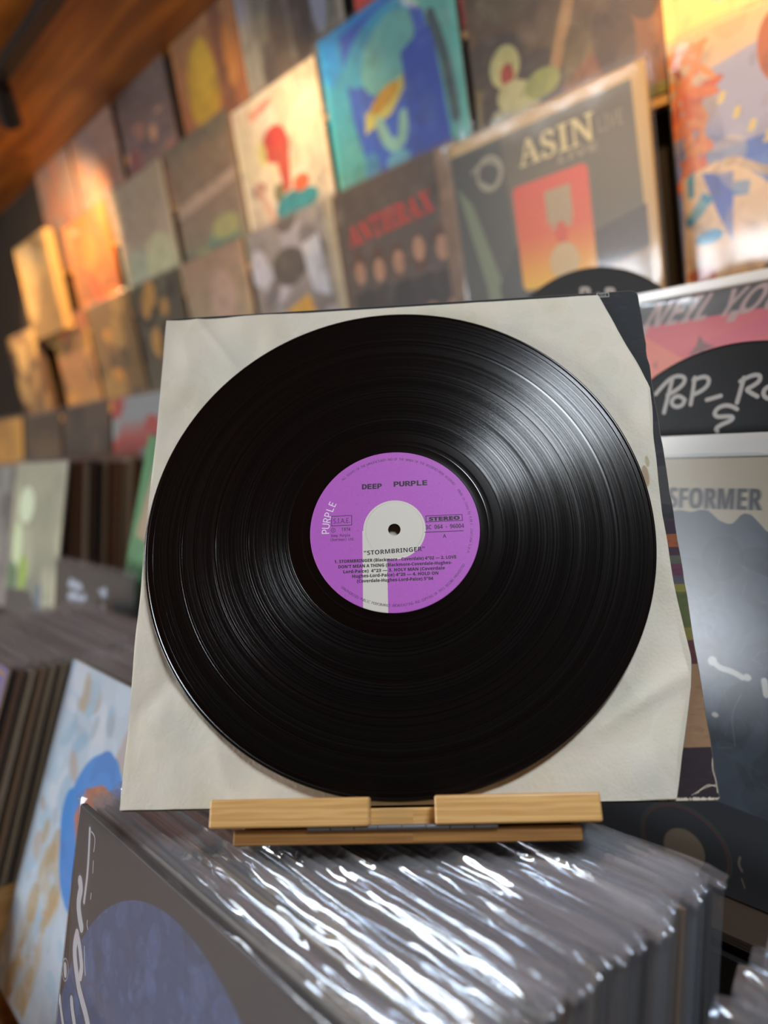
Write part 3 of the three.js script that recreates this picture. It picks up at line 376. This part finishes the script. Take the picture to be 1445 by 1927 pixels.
{ // the near bin
  const R = rng(99), n = 31, xm = -0.3172;
  const front = album({ name: 'sleeved_record', w: 0.309, label: 'dark cover with a blue moon and white script, front of the nearest bin', face: faceMoon, edge: cardEdge[2], t: 0.0045, pouch: { flap: 0.0075, back: 0.006, lean: 0.003, amp: 0.0012, seed: 301, nx: 60 }, filmMat: film });
  standing(front, xm, -0.2105, -0.151, 11);
  let z = -0.159;
  for (let i = 0; i < n; i++) {
    const q = i / (n - 1), t = 0.0026 + R() * 0.0009, wid = 0.291 + R() * 0.016, cream = i === 3;
    const a = album({ name: 'sleeved_record', label: `${ordinal(i)} clear sleeved record behind the blue moon cover in the nearest bin`, group: 'clear sleeved records in the nearest bin', w: wid, h: 0.312, t, edge: cream ? std('#b3a074', 0.7) : cardEdge[Math.floor(R() * 8)], filmMat: filmWrinkled, pouch: { flap: 0.0075 + R() * 0.0045, back: 0.003 + R() * 0.004, lean: 0.0037 + R() * 0.0004, amp: 0.0006 + R() * 0.0004, seed: 400 + i * 7, nx: 72 } });
    standing(a, xm - 0.1545 + wid / 2 + R() * 0.002, -0.2135 - R() * 0.0022 - (cream ? -0.002 : 0), z, lerp(11, 8, q), 0.312);
    z -= 0.0058 + (R() - 0.5) * 0.0004;
  }
}
{ // next bin to the left: painted sky-blue cover in front
  const R = rng(55), f = faceMat(canvasTex(512, 512, (c, w, h) => { fill(c, w, h, '#c0cad2'); mottle(c, w, h, 25, ['#c6d2da', '#b4bcc2', '#bcaea4', '#aec2d0', '#d0d4d8'], 160, 0.012, 0.06); mottle(c, w, h, 27, ['rgba(170,122,70,0.7)', 'rgba(190,160,120,0.6)', 'rgba(150,180,200,0.6)'], 16, 0.02, 0.07); for (let i = 0; i < 60; i++) oval(c, w, h, 0.12 + 0.2 * hash(i, 1, 4), 0.5 + 0.46 * hash(i, 2, 4), 0.01 + 0.03 * hash(i, 3, 4), 0.015 + 0.06 * hash(i, 4, 4), ['rgba(184,150,100,0.6)', 'rgba(200,170,130,0.5)', 'rgba(190,200,206,0.5)'][i % 3], 0.1); oval(c, w, h, 0.45, 0.42, 0.21, 0.22, '#2f86d0'); for (let i = 0; i < 26; i++) oval(c, w, h, 0.46 + 0.2 * Math.cos(i * 2.4) * hash(i, 1, 6), 0.42 + 0.16 * Math.sin(i * 2.4) * hash(i, 2, 6), 0.06 + 0.05 * hash(i, 3, 6), 0.05 + 0.06 * hash(i, 4, 6), i % 3 ? '#2f86d0' : '#2c7cc6', i); poly(c, w, h, [[0.31, 0.41], [0.35, 0.32], [0.45, 0.28], [0.58, 0.29], [0.56, 0.45], [0.38, 0.48]], '#c0622a'); oval(c, w, h, 0.5, 0.44, 0.12, 0.06, '#8a3c1c'); mottle(c, w, h, 29, ['rgba(180,198,210,0.5)', 'rgba(170,180,186,0.5)'], 14, 0.015, 0.05); }), { rough: 0.4 });
  standing(album({ name: 'sleeved_record', w: 0.308, label: 'light blue painted cover with an orange blot, front of the second bin from the camera', face: f, edge: cardEdge[3], pouch: { flap: 0.01, lean: 0.003, seed: 21, nx: 30, amp: 0.0012 } }), -0.652, -0.205, -0.262, 19);
  for (let i = 0; i < 14; i++) standing(album({ name: 'sleeved_record', label: `${ordinal(i)} clear sleeved record behind the light blue painted cover`, group: 'sleeved records in the second bin', w: 0.305, h: 0.312, t: 0.0042, edge: cardEdge[Math.floor(R() * 8)], filmMat: filmWrinkled, pouch: { flap: 0.011, back: 0.005, lean: 0.003, amp: 0.0008, seed: 700 + i * 5, nx: 30 } }), -0.6515 + (R() - 0.5) * 0.004, -0.209 - R() * 0.004, -0.271 - i * 0.0083, lerp(18, 12, i / 13), 0.312);
}
{ // far left bin: purple cover
  const R = rng(66), f = faceMat(canvasTex(256, 256, (c, w, h) => { fill(c, w, h, '#54479c'); mottle(c, w, h, 5, ['#5c50a8', '#4c408e'], 8, 0.08, 0.2); c.strokeStyle = '#8a6a40'; c.lineWidth = 0.02 * w; c.strokeRect(0.02 * w, 0.02 * h, 0.96 * w, 0.96 * h); oval(c, w, h, 0.85, 0.25, 0.04, 0.04, '#b38a4a'); }));
  standing(album({ name: 'sleeved_record', w: 0.308, label: 'purple cover with a thin gold border, front of the far left bin', face: f, edge: cardEdge[0], pouch: { flap: 0.012, lean: 0.004, seed: 31, nx: 30, amp: 0.0014 } }), -0.985, -0.208, -0.205, 19);
  for (let i = 0; i < 16; i++) standing(album({ name: 'sleeved_record', label: `${ordinal(i)} clear sleeved record behind the purple cover in the far left bin`, group: 'sleeved records in the far left bin', w: 0.305, h: 0.312, t: 0.006, edge: cardEdge[[0, 6, 4, 7, 0, 1, 6, 3][Math.floor(R() * 8)]], filmMat: filmWrinkled, pouch: { flap: 0.012, back: 0.005, lean: 0.003, amp: 0.001, seed: 900 + i * 5, nx: 24 } }), -0.9855 + (R() - 0.5) * 0.004, -0.212 - R() * 0.005, -0.217 - i * 0.0108, lerp(19, 12, i / 15), 0.312);
}
{ // bottom right bin
  const R = rng(77), spec = [['#b34a3c', -0.274], ['#6f97a8', -0.296], ['#2c2a30', -0.31], ['#4a4650', -0.327], ['#8a8f98', -0.345], ['#3a332e', -0.362]];
  const names = ['brick red cover with a grey border, front of the bottom right bin', 'pale blue cover just behind the red one in the bottom right bin', 'black cover with a pointed sleeve corner, third in the bottom right bin', 'dark grey cover, fourth in the bottom right bin', 'light grey cover, fifth in the bottom right bin', 'dark brown cover, rearmost in the bottom right bin'];
  spec.forEach(([col, z], i) => { const a = album({ name: 'sleeved_record', label: names[i], face: faceMat(canvasTex(128, 128, (c, w, h) => { fill(c, w, h, i ? col : '#a7a49c'); if (!i) { c.fillStyle = col; c.fillRect(w * 0.045, h * 0.05, w * 0.92, h * 0.9); } mottle(c, w, h, 60 + i, ['rgba(255,255,255,0.05)', 'rgba(0,0,0,0.08)'], 10, 0.05, 0.15); })), edge: cardEdge[i % 8], w: 0.3, h: 0.312, t: 0.004, filmMat: filmWrinkled, pouch: { flap: 0.021, back: 0.018, lean: 0.005, amp: 0.0022, seed: 500 + i * 9, nx: 50 } }); standing(a, 0.0165 + (R() - 0.5) * 0.003, -0.246 + 0.0025 * i - (i ? R() * 0.006 : 0), z, 11, 0.312); });
}

// ------------------------------------------------------------------ the leaning record, its sleeves and its stand
const A = new THREE.Vector3(0.7013, 0.00011, -0.71287).normalize(), N = new THREE.Vector3(0.64248, 0.43318, 0.63212).normalize(), B = new THREE.Vector3().crossVectors(N, A).normalize(); A.crossVectors(B, N);
const CENTRE = V(-0.33607, -0.0471, -0.30642);
function leaning(o, a, b, n) { o.matrix.makeBasis(A, B, N).setPosition(CENTRE.clone().addScaledVector(A, a).addScaledVector(B, b).addScaledVector(N, n)); o.matrix.decompose(o.position, o.quaternion, o.scale); return o; }
{ // bamboo stand, in the record's own axes
  const woodA = woodTex(31, '#e6ba78', '#c69252', 5), woodB = woodTex(37, '#a8783e', '#7d5226', 6);
  woodA.repeat.set(6, 34); woodB.repeat.set(5, 40);
  const m1 = phys(0xffffff, 0.42, { map: woodA, clearcoat: 0.15, clearcoatRoughness: 0.4 }), m2 = phys(0xffffff, 0.5, { map: woodB }), steel = std('#77777a', 0.4, { metalness: 0.5 });
  const t = thing('record_stand', 'small bamboo stand with a notched lip holding up the vinyl record', 'stand'); leaning(t, 0, -0.1665, 0);
  const up = (b) => b + 0.1665;
  part('lip_block', metresUV(rbox(-0.1025, -0.0213, up(-0.1664), up(-0.1527), 0.0125, 0.0228, 0.0013, 3)), m1, t); part('lip_block', metresUV(rbox(0.0112, 0.0927, up(-0.1662), up(-0.1525), 0.0125, 0.0228, 0.0013, 3)), m1, t);
  part('ledge', metresUV(rbox(-0.1, 0.0905, up(-0.1665), up(-0.1582), -0.0135, 0.0124, 0.0008)), m1, t); part('back_board', metresUV(rbox(-0.092, 0.084, up(-0.158), up(0.05), -0.0135, -0.0062, 0.001)), m1, t);
  part('base_bar', metresUV(rbox(-0.0908, 0.083, up(-0.1748), up(-0.1674), 0.009, 0.0185, 0.0009, 2)), m2, t, 'darker base bar');
  const h = part('hinge', mergeGeometries([box(-0.053, 0.0425, up(-0.1674), up(-0.1665), 0.004, 0.0162)]), steel, t);
  for (let i = 0; i < 8; i++) part('knuckle', new THREE.CylinderGeometry(0.0013, 0.0013, 0.0113, 12).rotateZ(Math.PI / 2).translate(-0.047 + i * 0.0119, up(-0.167), 0.0198), steel, h);
  // rear foot lies flat on the record tops
  const foot = part('rear_foot', metresUV(rbox(-0.088, 0.08, -0.0035, 0.0035, -0.055, 0, 0.001)), m2, t);
  const inv = new THREE.Quaternion().copy(t.quaternion).invert(), flat = new THREE.Quaternion().setFromRotationMatrix(new THREE.Matrix4().makeBasis(A, new THREE.Vector3(0, 1, 0), new THREE.Vector3().crossVectors(A, new THREE.Vector3(0, 1, 0))));
  foot.quaternion.copy(inv).multiply(flat); foot.position.set(0, up(-0.1712), 0.0085);
}
{ // outer cover
  const tex = canvasTex(1024, 1024, (c, w, h) => {
    fill(c, w, h, '#1d1f23'); const y = (b) => (0.1575 - b) / 0.315; const band = (b0, b1, col) => { c.fillStyle = col; c.fillRect(0, y(b0) * h, w, (y(b1) - y(b0)) * h + 1); };
    band(0.06, 0.0, '#2a2730'); band(0.03, 0.006, '#3c3b3a'); band(-0.004, -0.013, '#2e1c2c'); band(-0.013, -0.021, '#8a4a24'); band(-0.021, -0.026, '#3a2030'); band(-0.026, -0.031, '#4c5044'); band(-0.031, -0.038, '#5a2a40'); band(-0.038, -0.043, '#4a4650'); band(-0.043, -0.0475, '#77702a'); band(-0.0475, -0.068, '#4a5228'); band(-0.068, -0.075, '#6e6626'); band(-0.075, -0.088, '#4a2226'); band(-0.088, -0.1315, '#8a6a4c'); band(-0.1315, -0.158, '#22151c');
    for (let i = 0; i < 500; i++) oval(c, w, h, 0.9 + 0.1 * hash(i, 1, 1), hash(i, 2, 1), 0.003 + 0.008 * hash(i, 3, 1), 0.001 + 0.003 * hash(i, 4, 1), ['rgba(255,240,220,0.04)', 'rgba(0,0,0,0.07)', 'rgba(90,60,50,0.08)'][i % 3]);
    const worn = '#cfc3ae'; const nick = (b, s) => oval(c, w, h, 1, y(b), s * 0.35, s, worn); for (const [b, s] of [[0.106, 0.004], [0.083, 0.003], [-0.004, 0.003], [-0.0165, 0.002], [-0.041, 0.004], [-0.06, 0.005], [-0.064, 0.004], [-0.09, 0.002], [-0.107, 0.006], [-0.138, 0.003]]) nick(b, s);
    curve(c, w, h, [[0.998, y(-0.137)], [0.994, y(-0.142)], [0.998, y(-0.148)], [0.997, y(-0.154)]], 0.0018, worn); for (let i = 0; i < 40; i++) oval(c, w, h, 0.9 + i * 0.0026, 0.998, 0.003 * hash(i, 1, 5) + 0.001, 0.0025 * hash(i, 2, 5) + 0.001, worn); for (const d of [0, 0.006, 0.01]) curve(c, w, h, [[0.955 + d, 0.992 - d * 0.3], [0.972 + d, 0.983 - d], [0.996, 0.976 + d * 0.4]], 0.0011, worn);
    c.strokeStyle = '#a9a49a'; c.lineWidth = 2; c.strokeRect(0.915 * w, 0.006 * h, 0.024 * w, 0.0095 * h); text(c, w, h, '004', 0.927, 0.0115, 0.0088, '#b4afa5', { style: '' }); text(c, w, h, '3C 064 - 96', 0.88, 0.0115, 0.0088, '#8f8a82', { style: '' });
    c.fillStyle = '#77664e'; c.fillRect(0, 0, w * 0.003, h);
  });
  const t = thing('record_jacket', 'dark worn outer cover behind the white paper inner sleeve', 'record cover'); leaning(t, 0, -0.1575, 0);
  const s = new THREE.Shape(), r = 0.005, L = -0.1575, Rr = 0.1568, Bm = 0, T = 0.3135; s.moveTo(L, Bm); s.lineTo(Rr - 0.001, Bm);
  for (let i = 0; i <= 60; i++) { const v = i / 60; s.lineTo(Rr + 0.0003 * noise(v * 40, 0, 4) - (Math.abs(v - 0.86) < 0.02 ? 0.0007 : 0), lerp(0.001, T - r, v)); } s.quadraticCurveTo(Rr, T, Rr - r, T); s.lineTo(L + 0.003, T); s.quadraticCurveTo(L, T, L, T - 0.003); s.closePath();
  const g = new THREE.ExtrudeGeometry(s, { depth: 0.0016, bevelEnabled: true, bevelSize: 0.0004, bevelThickness: 0.0004, bevelSegments: 2, curveSegments: 8 }); g.translate(0, 0, -0.0034);
  const p = g.attributes.position, u = g.attributes.uv; for (let i = 0; i < p.count; i++) u.setXY(i, (p.getX(i) + 0.1575) / 0.315, p.getY(i) / 0.315);
  part('cover_board', g, [std(0xffffff, 0.78, { map: tex, bumpMap: fibreBump, bumpScale: 0.00005 }), std('#6e6253', 0.8)], t);
  part('rear_board', rbox(L, Rr - 0.001, 0.0008, T - 0.001, -0.0058, -0.0042, 0.0005), std('#35312e', 0.7), t);
}
{ // paper inner sleeve: two leaves with cut corners
  const bump = dataTex(512, 512, (x, y) => 128 + 70 * fbm(x / 60, y / 60, 12, 3) - 75 * Math.abs(fbm(x / 48 + 3, y / 70 + x / 160, 21, 3)) + 6 * noise(x / 1.6, y / 1.6, 2)); bump.wrapS = bump.wrapT = THREE.RepeatWrapping;
  const colour = canvasTex(512, 512, (c, w, h) => { fill(c, w, h, '#dad1bf'); for (let i = 0; i < 260; i++) oval(c, w, h, hash(i, 1, 3), hash(i, 2, 3), 0.02 + 0.06 * hash(i, 3, 3), 0.01 + 0.05 * hash(i, 4, 3), ['rgba(190,180,158,0.10)', 'rgba(214,208,196,0.14)', 'rgba(176,166,146,0.06)'][i % 3], i); for (let i = 0; i < 900; i++) oval(c, w, h, hash(i, 6, 3), hash(i, 7, 3), 0.0012, 0.0012, 'rgba(120,105,80,0.10)'); oval(c, w, h, 0.955, 0.43, 0.007, 0.022, 'rgba(140,105,66,0.55)'); oval(c, w, h, 0.962, 0.4, 0.004, 0.012, 'rgba(140,105,66,0.4)'); });
  const m = phys(0xffffff, 0.82, { map: colour, bumpMap: bump, bumpScale: 0.003, sheen: 0.2, side: THREE.DoubleSide });
  const leaf = (right, base, amp, seed, thick) => {
    const nx = 110, ny = 110, pos = [], uv = [], idx = [];
    const crease = (a, b, a0, b0, ang, wid) => { const d = (a - a0) * Math.sin(ang) - (b - b0) * Math.cos(ang); return Math.exp(-Math.abs(d) / wid) ; };
    for (const back of [0, 1]) for (let j = 0; j <= ny; j++) for (let i = 0; i <= nx; i++) {
      const b = lerp(-0.157, 0.1531, j / ny), u = i / nx, l = -0.158 + 0.0005 * noise(b * 30, 1, seed), r = right(b) + 0.00035 * noise(b * 60, 2, seed), a = lerp(l, r, u);
      let z = amp * (0.55 * fbm(a * 16, b * 16, seed, 3) + 0.35 * noise(a * 55 + b * 20, b * 38 - a * 15, seed + 3) * (0.4 + 0.6 * smooth(fbm(a * 8, b * 8, seed + 9, 2), -0.2, 0.5)));
      z += amp * (0.8 * crease(a, b, 0.1, -0.12, 0.5, 0.004) * smooth(a, 0.06, 0.12) * smooth(-b, 0.04, 0.1) - 0.7 * crease(a, b, 0.12, -0.06, 1.2, 0.004) * smooth(a, 0.08, 0.13) + 0.5 * crease(a, b, -0.11, -0.12, 2.0, 0.004) * smooth(-a, 0.08, 0.12) * smooth(-b, 0.06, 0.12) - 0.5 * crease(a, b, -0.13, -0.08, 0.9, 0.005) * smooth(-a, 0.1, 0.14) + 0.4 * crease(a, b, -0.12, 0.13, 2.2, 0.003) * smooth(b, 0.1, 0.13));
      z = Math.max(-0.0006, Math.min(0.0019, z));
      pos.push(a, b + 0.157, base + z - back * thick); uv.push((a + 0.158) / 0.316, (b + 0.157) / 0.316);
    }
    const K = (nx + 1) * (ny + 1);
    for (let j = 0; j < ny; j++) for (let i = 0; i < nx; i++) { const q = j * (nx + 1) + i, s = q + nx + 1; idx.push(q, q + 1, s, q + 1, s + 1, s); idx.push(q + K, s + K, q + 1 + K, q + 1 + K, s + K, s + 1 + K); }
    for (let j = 0; j < ny; j++) { const q = j * (nx + 1) + nx, s = q + nx + 1; idx.push(q, q + K, s, s, q + K, s + K); const q2 = j * (nx + 1), s2 = q2 + nx + 1; idx.push(q2, s2, q2 + K, s2, s2 + K, q2 + K); }
    for (let i = 0; i < nx; i++) { const q = ny * (nx + 1) + i; idx.push(q, q + 1, q + K, q + 1, q + 1 + K, q + K); }
    const g = new THREE.BufferGeometry(); g.setAttribute('position', new THREE.Float32BufferAttribute(pos, 3)); g.setAttribute('uv', new THREE.Float32BufferAttribute(uv, 2)); g.setIndex(idx); g.computeVertexNormals(); return g;
  };
  const along = (P) => (b) => { for (let i = 1; i < P.length; i++) if (b <= P[i][0]) return lerp(P[i - 1][1], P[i][1], (b - P[i - 1][0]) / (P[i][0] - P[i - 1][0])); return P.at(-1)[1]; };
  const t = thing('inner_sleeve', 'creased white paper inner sleeve with cut corners behind the vinyl record', 'sleeve'); leaning(t, 0, -0.157, 0);
  part('front_leaf', leaf(along([[-0.157, 0.1328], [-0.0934, 0.1503], [-0.06, 0.1485], [-0.01, 0.1478], [0.04, 0.1496], [0.0856, 0.1535], [0.154, 0.1308]]), 0.0009, 0.003, 5, 0.00015), m, t);
  part('rear_leaf', leaf(along([[-0.157, 0.135], [-0.1, 0.1512], [-0.085, 0.1535], [-0.04, 0.1508], [0.0, 0.1505], [0.05, 0.1525], [0.083, 0.1552], [0.154, 0.1313]]), -0.0004, 0.0006, 8, 0.00015), m, t);
}
{ // the vinyl record
  const t = thing('vinyl_record', 'black vinyl record with a purple paper label, leaning on the bamboo stand', 'record'); leaning(t, -0.0063, -0.0056 - 0.15, 0.0045);
  const lathe = (pr, seg = 288, uvR = null) => {
    const pos = [], uv = [], idx = [], n = pr.length;
    for (let i = 0; i <= seg; i++) { const a = i / seg * Math.PI * 2; for (const [r, z] of pr) { pos.push(r * Math.cos(a), r * Math.sin(a), z); uvR ? uv.push(0.5 + r * Math.cos(a) / uvR, 0.5 + r * Math.sin(a) / uvR) : uv.push(r / 0.15, i / seg * 4); } }
    for (let i = 0; i < seg; i++) for (let j = 0; j < n - 1; j++) { const q = i * n + j, s = q + n; idx.push(q, q + 1, s, q + 1, s + 1, s); }
    const g = new THREE.BufferGeometry(); g.setAttribute('position', new THREE.Float32BufferAttribute(pos, 3)); g.setAttribute('uv', new THREE.Float32BufferAttribute(uv, 2)); g.setIndex(idx); g.computeVertexNormals();
    const nm = g.attributes.normal, v = new THREE.Vector3(), w = new THREE.Vector3(); for (let j = 0; j < n; j++) { v.fromBufferAttribute(nm, j); w.fromBufferAttribute(nm, seg * n + j); v.add(w).normalize(); nm.setXYZ(j, v.x, v.y, v.z); nm.setXYZ(seg * n + j, v.x, v.y, v.z); } return g;
  };
  const gaps = [0.128, 0.1075, 0.0876], prof = [[0.00365, -0.0009], [0.00365, 0.0009], [0.004, 0.00095], [0.0502, 0.00095], [0.0506, 0.0007], [0.0545, 0.0007], [0.0548, 0.00082], [0.0552, 0.00082], [0.0555, 0.0007], [0.0578, 0.0007], [0.0581, 0.00082], [0.0585, 0.0007], [0.0628, 0.0007], [0.0632, 0.00055], [0.1452, 0.00055], [0.1455, 0.0007]];
  for (let i = 0; i < 4; i++) { const r = 0.1459 + i * 0.0006; prof.push([r, 0.00072], [r + 0.0002, 0.0008], [r + 0.0004, 0.00072]); } prof.push([0.1484, 0.001], [0.149, 0.00115], [0.1496, 0.001], [0.14995, 0.0006], [0.15005, 0.0001], [0.14995, -0.0005], [0.1494, -0.001], [0.148, -0.0011], [0.146, -0.0007], [0.05, -0.0007], [0.00365, -0.0009]);
  const disc = part('disc', lathe(prof), phys('#070606', 0.16, { specularIntensity: 0.9 }), t); disc.position.y = 0.15;
  const lineN = (r) => 0.5 * noise(r * 5200, 0, 5) + 0.35 * noise(r * 17000, 0, 6) + 0.5 * noise(r * 1400, 0, 7);
  const rough = dataTex(2048, 4, (x) => { const r = x / 2048 * 0.15, k = lineN(r); return 255 * (0.17 + 0.05 * k); }, false), spec = dataTex(2048, 4, (x) => { const r = x / 2048 * 0.15, k = lineN(r + 3.1); return 255 * Math.max(0.15, Math.min(1, 0.72 + 0.42 * k)); }, false);
  { const d = spec.image.data; for (let i = 0; i < d.length; i += 4) d[i + 3] = d[i]; }
  const grooveWalls = dataTex(2048, 4, (x) => { const th = (hash(x, 1, 8) + hash(x, 2, 8) - 1) * 0.43; return [127.5 + 127.5 * Math.sin(th), 127.5, 127.5 + 127.5 * Math.cos(th)]; });
  const groove = phys('#080808', 1, { roughnessMap: rough, specularIntensityMap: spec, normalMap: grooveWalls }); grooveWalls.repeat.set(4, 1);
  const edges = [0.0632, ...gaps.slice().reverse().flatMap((r) => [r - 0.0006, r + 0.0006]), 0.1451];
  for (let i = 0; i < 8; i += 2) part('track_band', lathe([[edges[i], 0.00056], [edges[i] + 0.0002, 0.00072], [edges[i + 1] - 0.0002, 0.00072], [edges[i + 1], 0.00056]]), groove, disc);
  // label print
  const PX = 1536, S = PX / 101, tex = canvasTex(PX, PX, (c) => {
    fill(c, PX, PX, '#b459bd'); c.translate(PX / 2, PX / 2); c.scale(S, S); const R = rng(3);
    for (let i = 0; i < 2600; i++) { c.fillStyle = ['rgba(255,255,255,0.035)', 'rgba(60,0,80,0.05)', 'rgba(140,40,120,0.05)'][i % 3]; c.beginPath(); c.arc((R() - 0.5) * 102, (R() - 0.5) * 102, 0.15 + R() * 0.5, 0, 7); c.fill(); }
    c.fillStyle = '#d6d0c4'; c.beginPath(); c.arc(0, 0, 18.4, 0, 7); c.fill(); c.fillRect(-18.9, 0, 14.3, 60);
    c.strokeStyle = 'rgba(120,110,100,0.35)'; c.lineWidth = 0.15; c.beginPath(); c.arc(-2, 33, 4, 0.5, 2.6); c.stroke();
    const ink = '#1f1722', tx = (s, x, y, size, o = {}) => { c.save(); c.translate(x, y); if (o.rot) c.rotate(o.rot); c.font = `${o.style ?? 'bold'} ${size * 10}px ${o.font ?? 'sans-serif'}`; c.textAlign = 'center'; c.textBaseline = 'middle'; const m = c.measureText(s).width; c.scale((o.width ?? m / 10) / m, 0.1); c.fillStyle = o.col ?? ink; c.fillText(s, 0, 0); if (o.stroke) { c.lineWidth = o.stroke * 10; c.strokeStyle = ink; c.strokeText(s, 0, 0); } c.restore(); };
    tx('DEEP', -12.9, -28, 4.1, { width: 12.2, font: 'monospace', stroke: 0.28 }); tx('PURPLE', 10.3, -28.8, 4.1, { width: 20.6, font: 'monospace', stroke: 0.28 });
    c.strokeStyle = ink; c.lineWidth = 0.35; c.strokeRect(-37.2, -10, 12, 6); tx('S.I.A.E.', -31.2, -6.9, 4.2, { width: 10.2, style: '' });
    tx('1974', -28.7, -1.4, 2.9, { width: 5.6, font: 'monospace' }); c.lineWidth = 0.25; c.beginPath(); c.arc(-36.2, -1.2, 1.25, 0, 7); c.stroke(); tx('P', -36.2, -1.1, 1.9, { style: '' }); tx('Deep Purple', -31.8, 2.2, 2.1, { width: 11.4, font: 'monospace' }); tx('(Overseas) Ltd.', -30.7, 4.7, 2.1, { width: 14.6, font: 'monospace' });
    c.lineWidth = 0.4; c.strokeRect(18.8, -7.6, 21.3, 3.7); tx('STEREO', 29.6, -5.6, 3.0, { width: 18.2, stroke: 0.25 }); tx('3C  064  -  96004', 29.6, -0.6, 3.5, { width: 22.6 }); c.fillStyle = ink; c.fillRect(17.7, 2.3, 22.6, 0.42); tx('A', 29.2, 5.3, 3.2, { font: 'monospace' });
    tx('"STORMBRINGER"', -0.3, 13.2, 3.7, { width: 36.2, rot: -0.035 });
    const L = [['1. STORMBRINGER (Blackmore - Coverdale) 4"02 — 2. LOVE', 0, 18.3, 71], ["DON'T MEAN A THING (Blackmore-Coverdale-Hughes-", -0.3, 21.5, 66], ['Lord-Paice)  4"23 — 3. HOLY MAN (Coverdale', -0.9, 24.6, 59], ['Hughes-Lord-Paice) 4"25 — 4. HOLD ON', -0.2, 27.5, 50], ['(Coverdale-Hughes-Lord-Paice) 5"04', -0.4, 30.5, 44]];
    for (const [s, x, y, w] of L) tx(s, x, y, 2.6, { width: w, style: 'bold', stroke: 0.1 });
    const arc = (s, r, a0, a1, size, o = {}) => { const n = s.length; for (let i = 0; i < n; i++) { const a = (a0 + (a1 - a0) * (i + 0.5) / n) * Math.PI / 180; c.save(); c.rotate(a); c.translate(0, o.inner ? r : -r); tx(s[i], 0, 0, size, { style: o.style ?? '', col: o.col ?? 'rgba(40,24,48,0.85)', width: o.w ? undefined : undefined }); c.restore(); } };
    arc('ALL RIGHTS OF THE MANUFACTURER AND OF THE OWNER OF THE RECORDED WORK RESERVED', 45.4, -43, 54, 2.1); arc('Made in Italy by E.M.I. Italiana S.p.A.', 45.2, 59, 112, 2.2); arc('UNAUTHORISED PUBLIC PERFORMANCE BROADCASTING AND COPYING OF THIS RECORD PROHIBITED', 45.6, 43, -60, 2.1, { inner: true });
    arc('PURPLE', 40.8, -92, -62, 6.2, { col: '#e9dfe8' });
  });
  const lp = [[0.00365, 0.0009], [0.00385, 0.00118], [0.0166, 0.00118], [0.0168, 0.00098], [0.0171, 0.00098], [0.0173, 0.00118], [0.0495, 0.00118], [0.0499, 0.0011], [0.05, 0.00095]];
  const label = part('paper_label', lathe(lp, 192, 0.101), phys(0xffffff, 0.55, { map: tex, clearcoat: 0.1, clearcoatRoughness: 0.4, bumpMap: fibreBump, bumpScale: 0.00004 }), t, 'purple paper label with a white letter shape'); label.position.y = 0.15;
}
renderer.render(scene, camera);
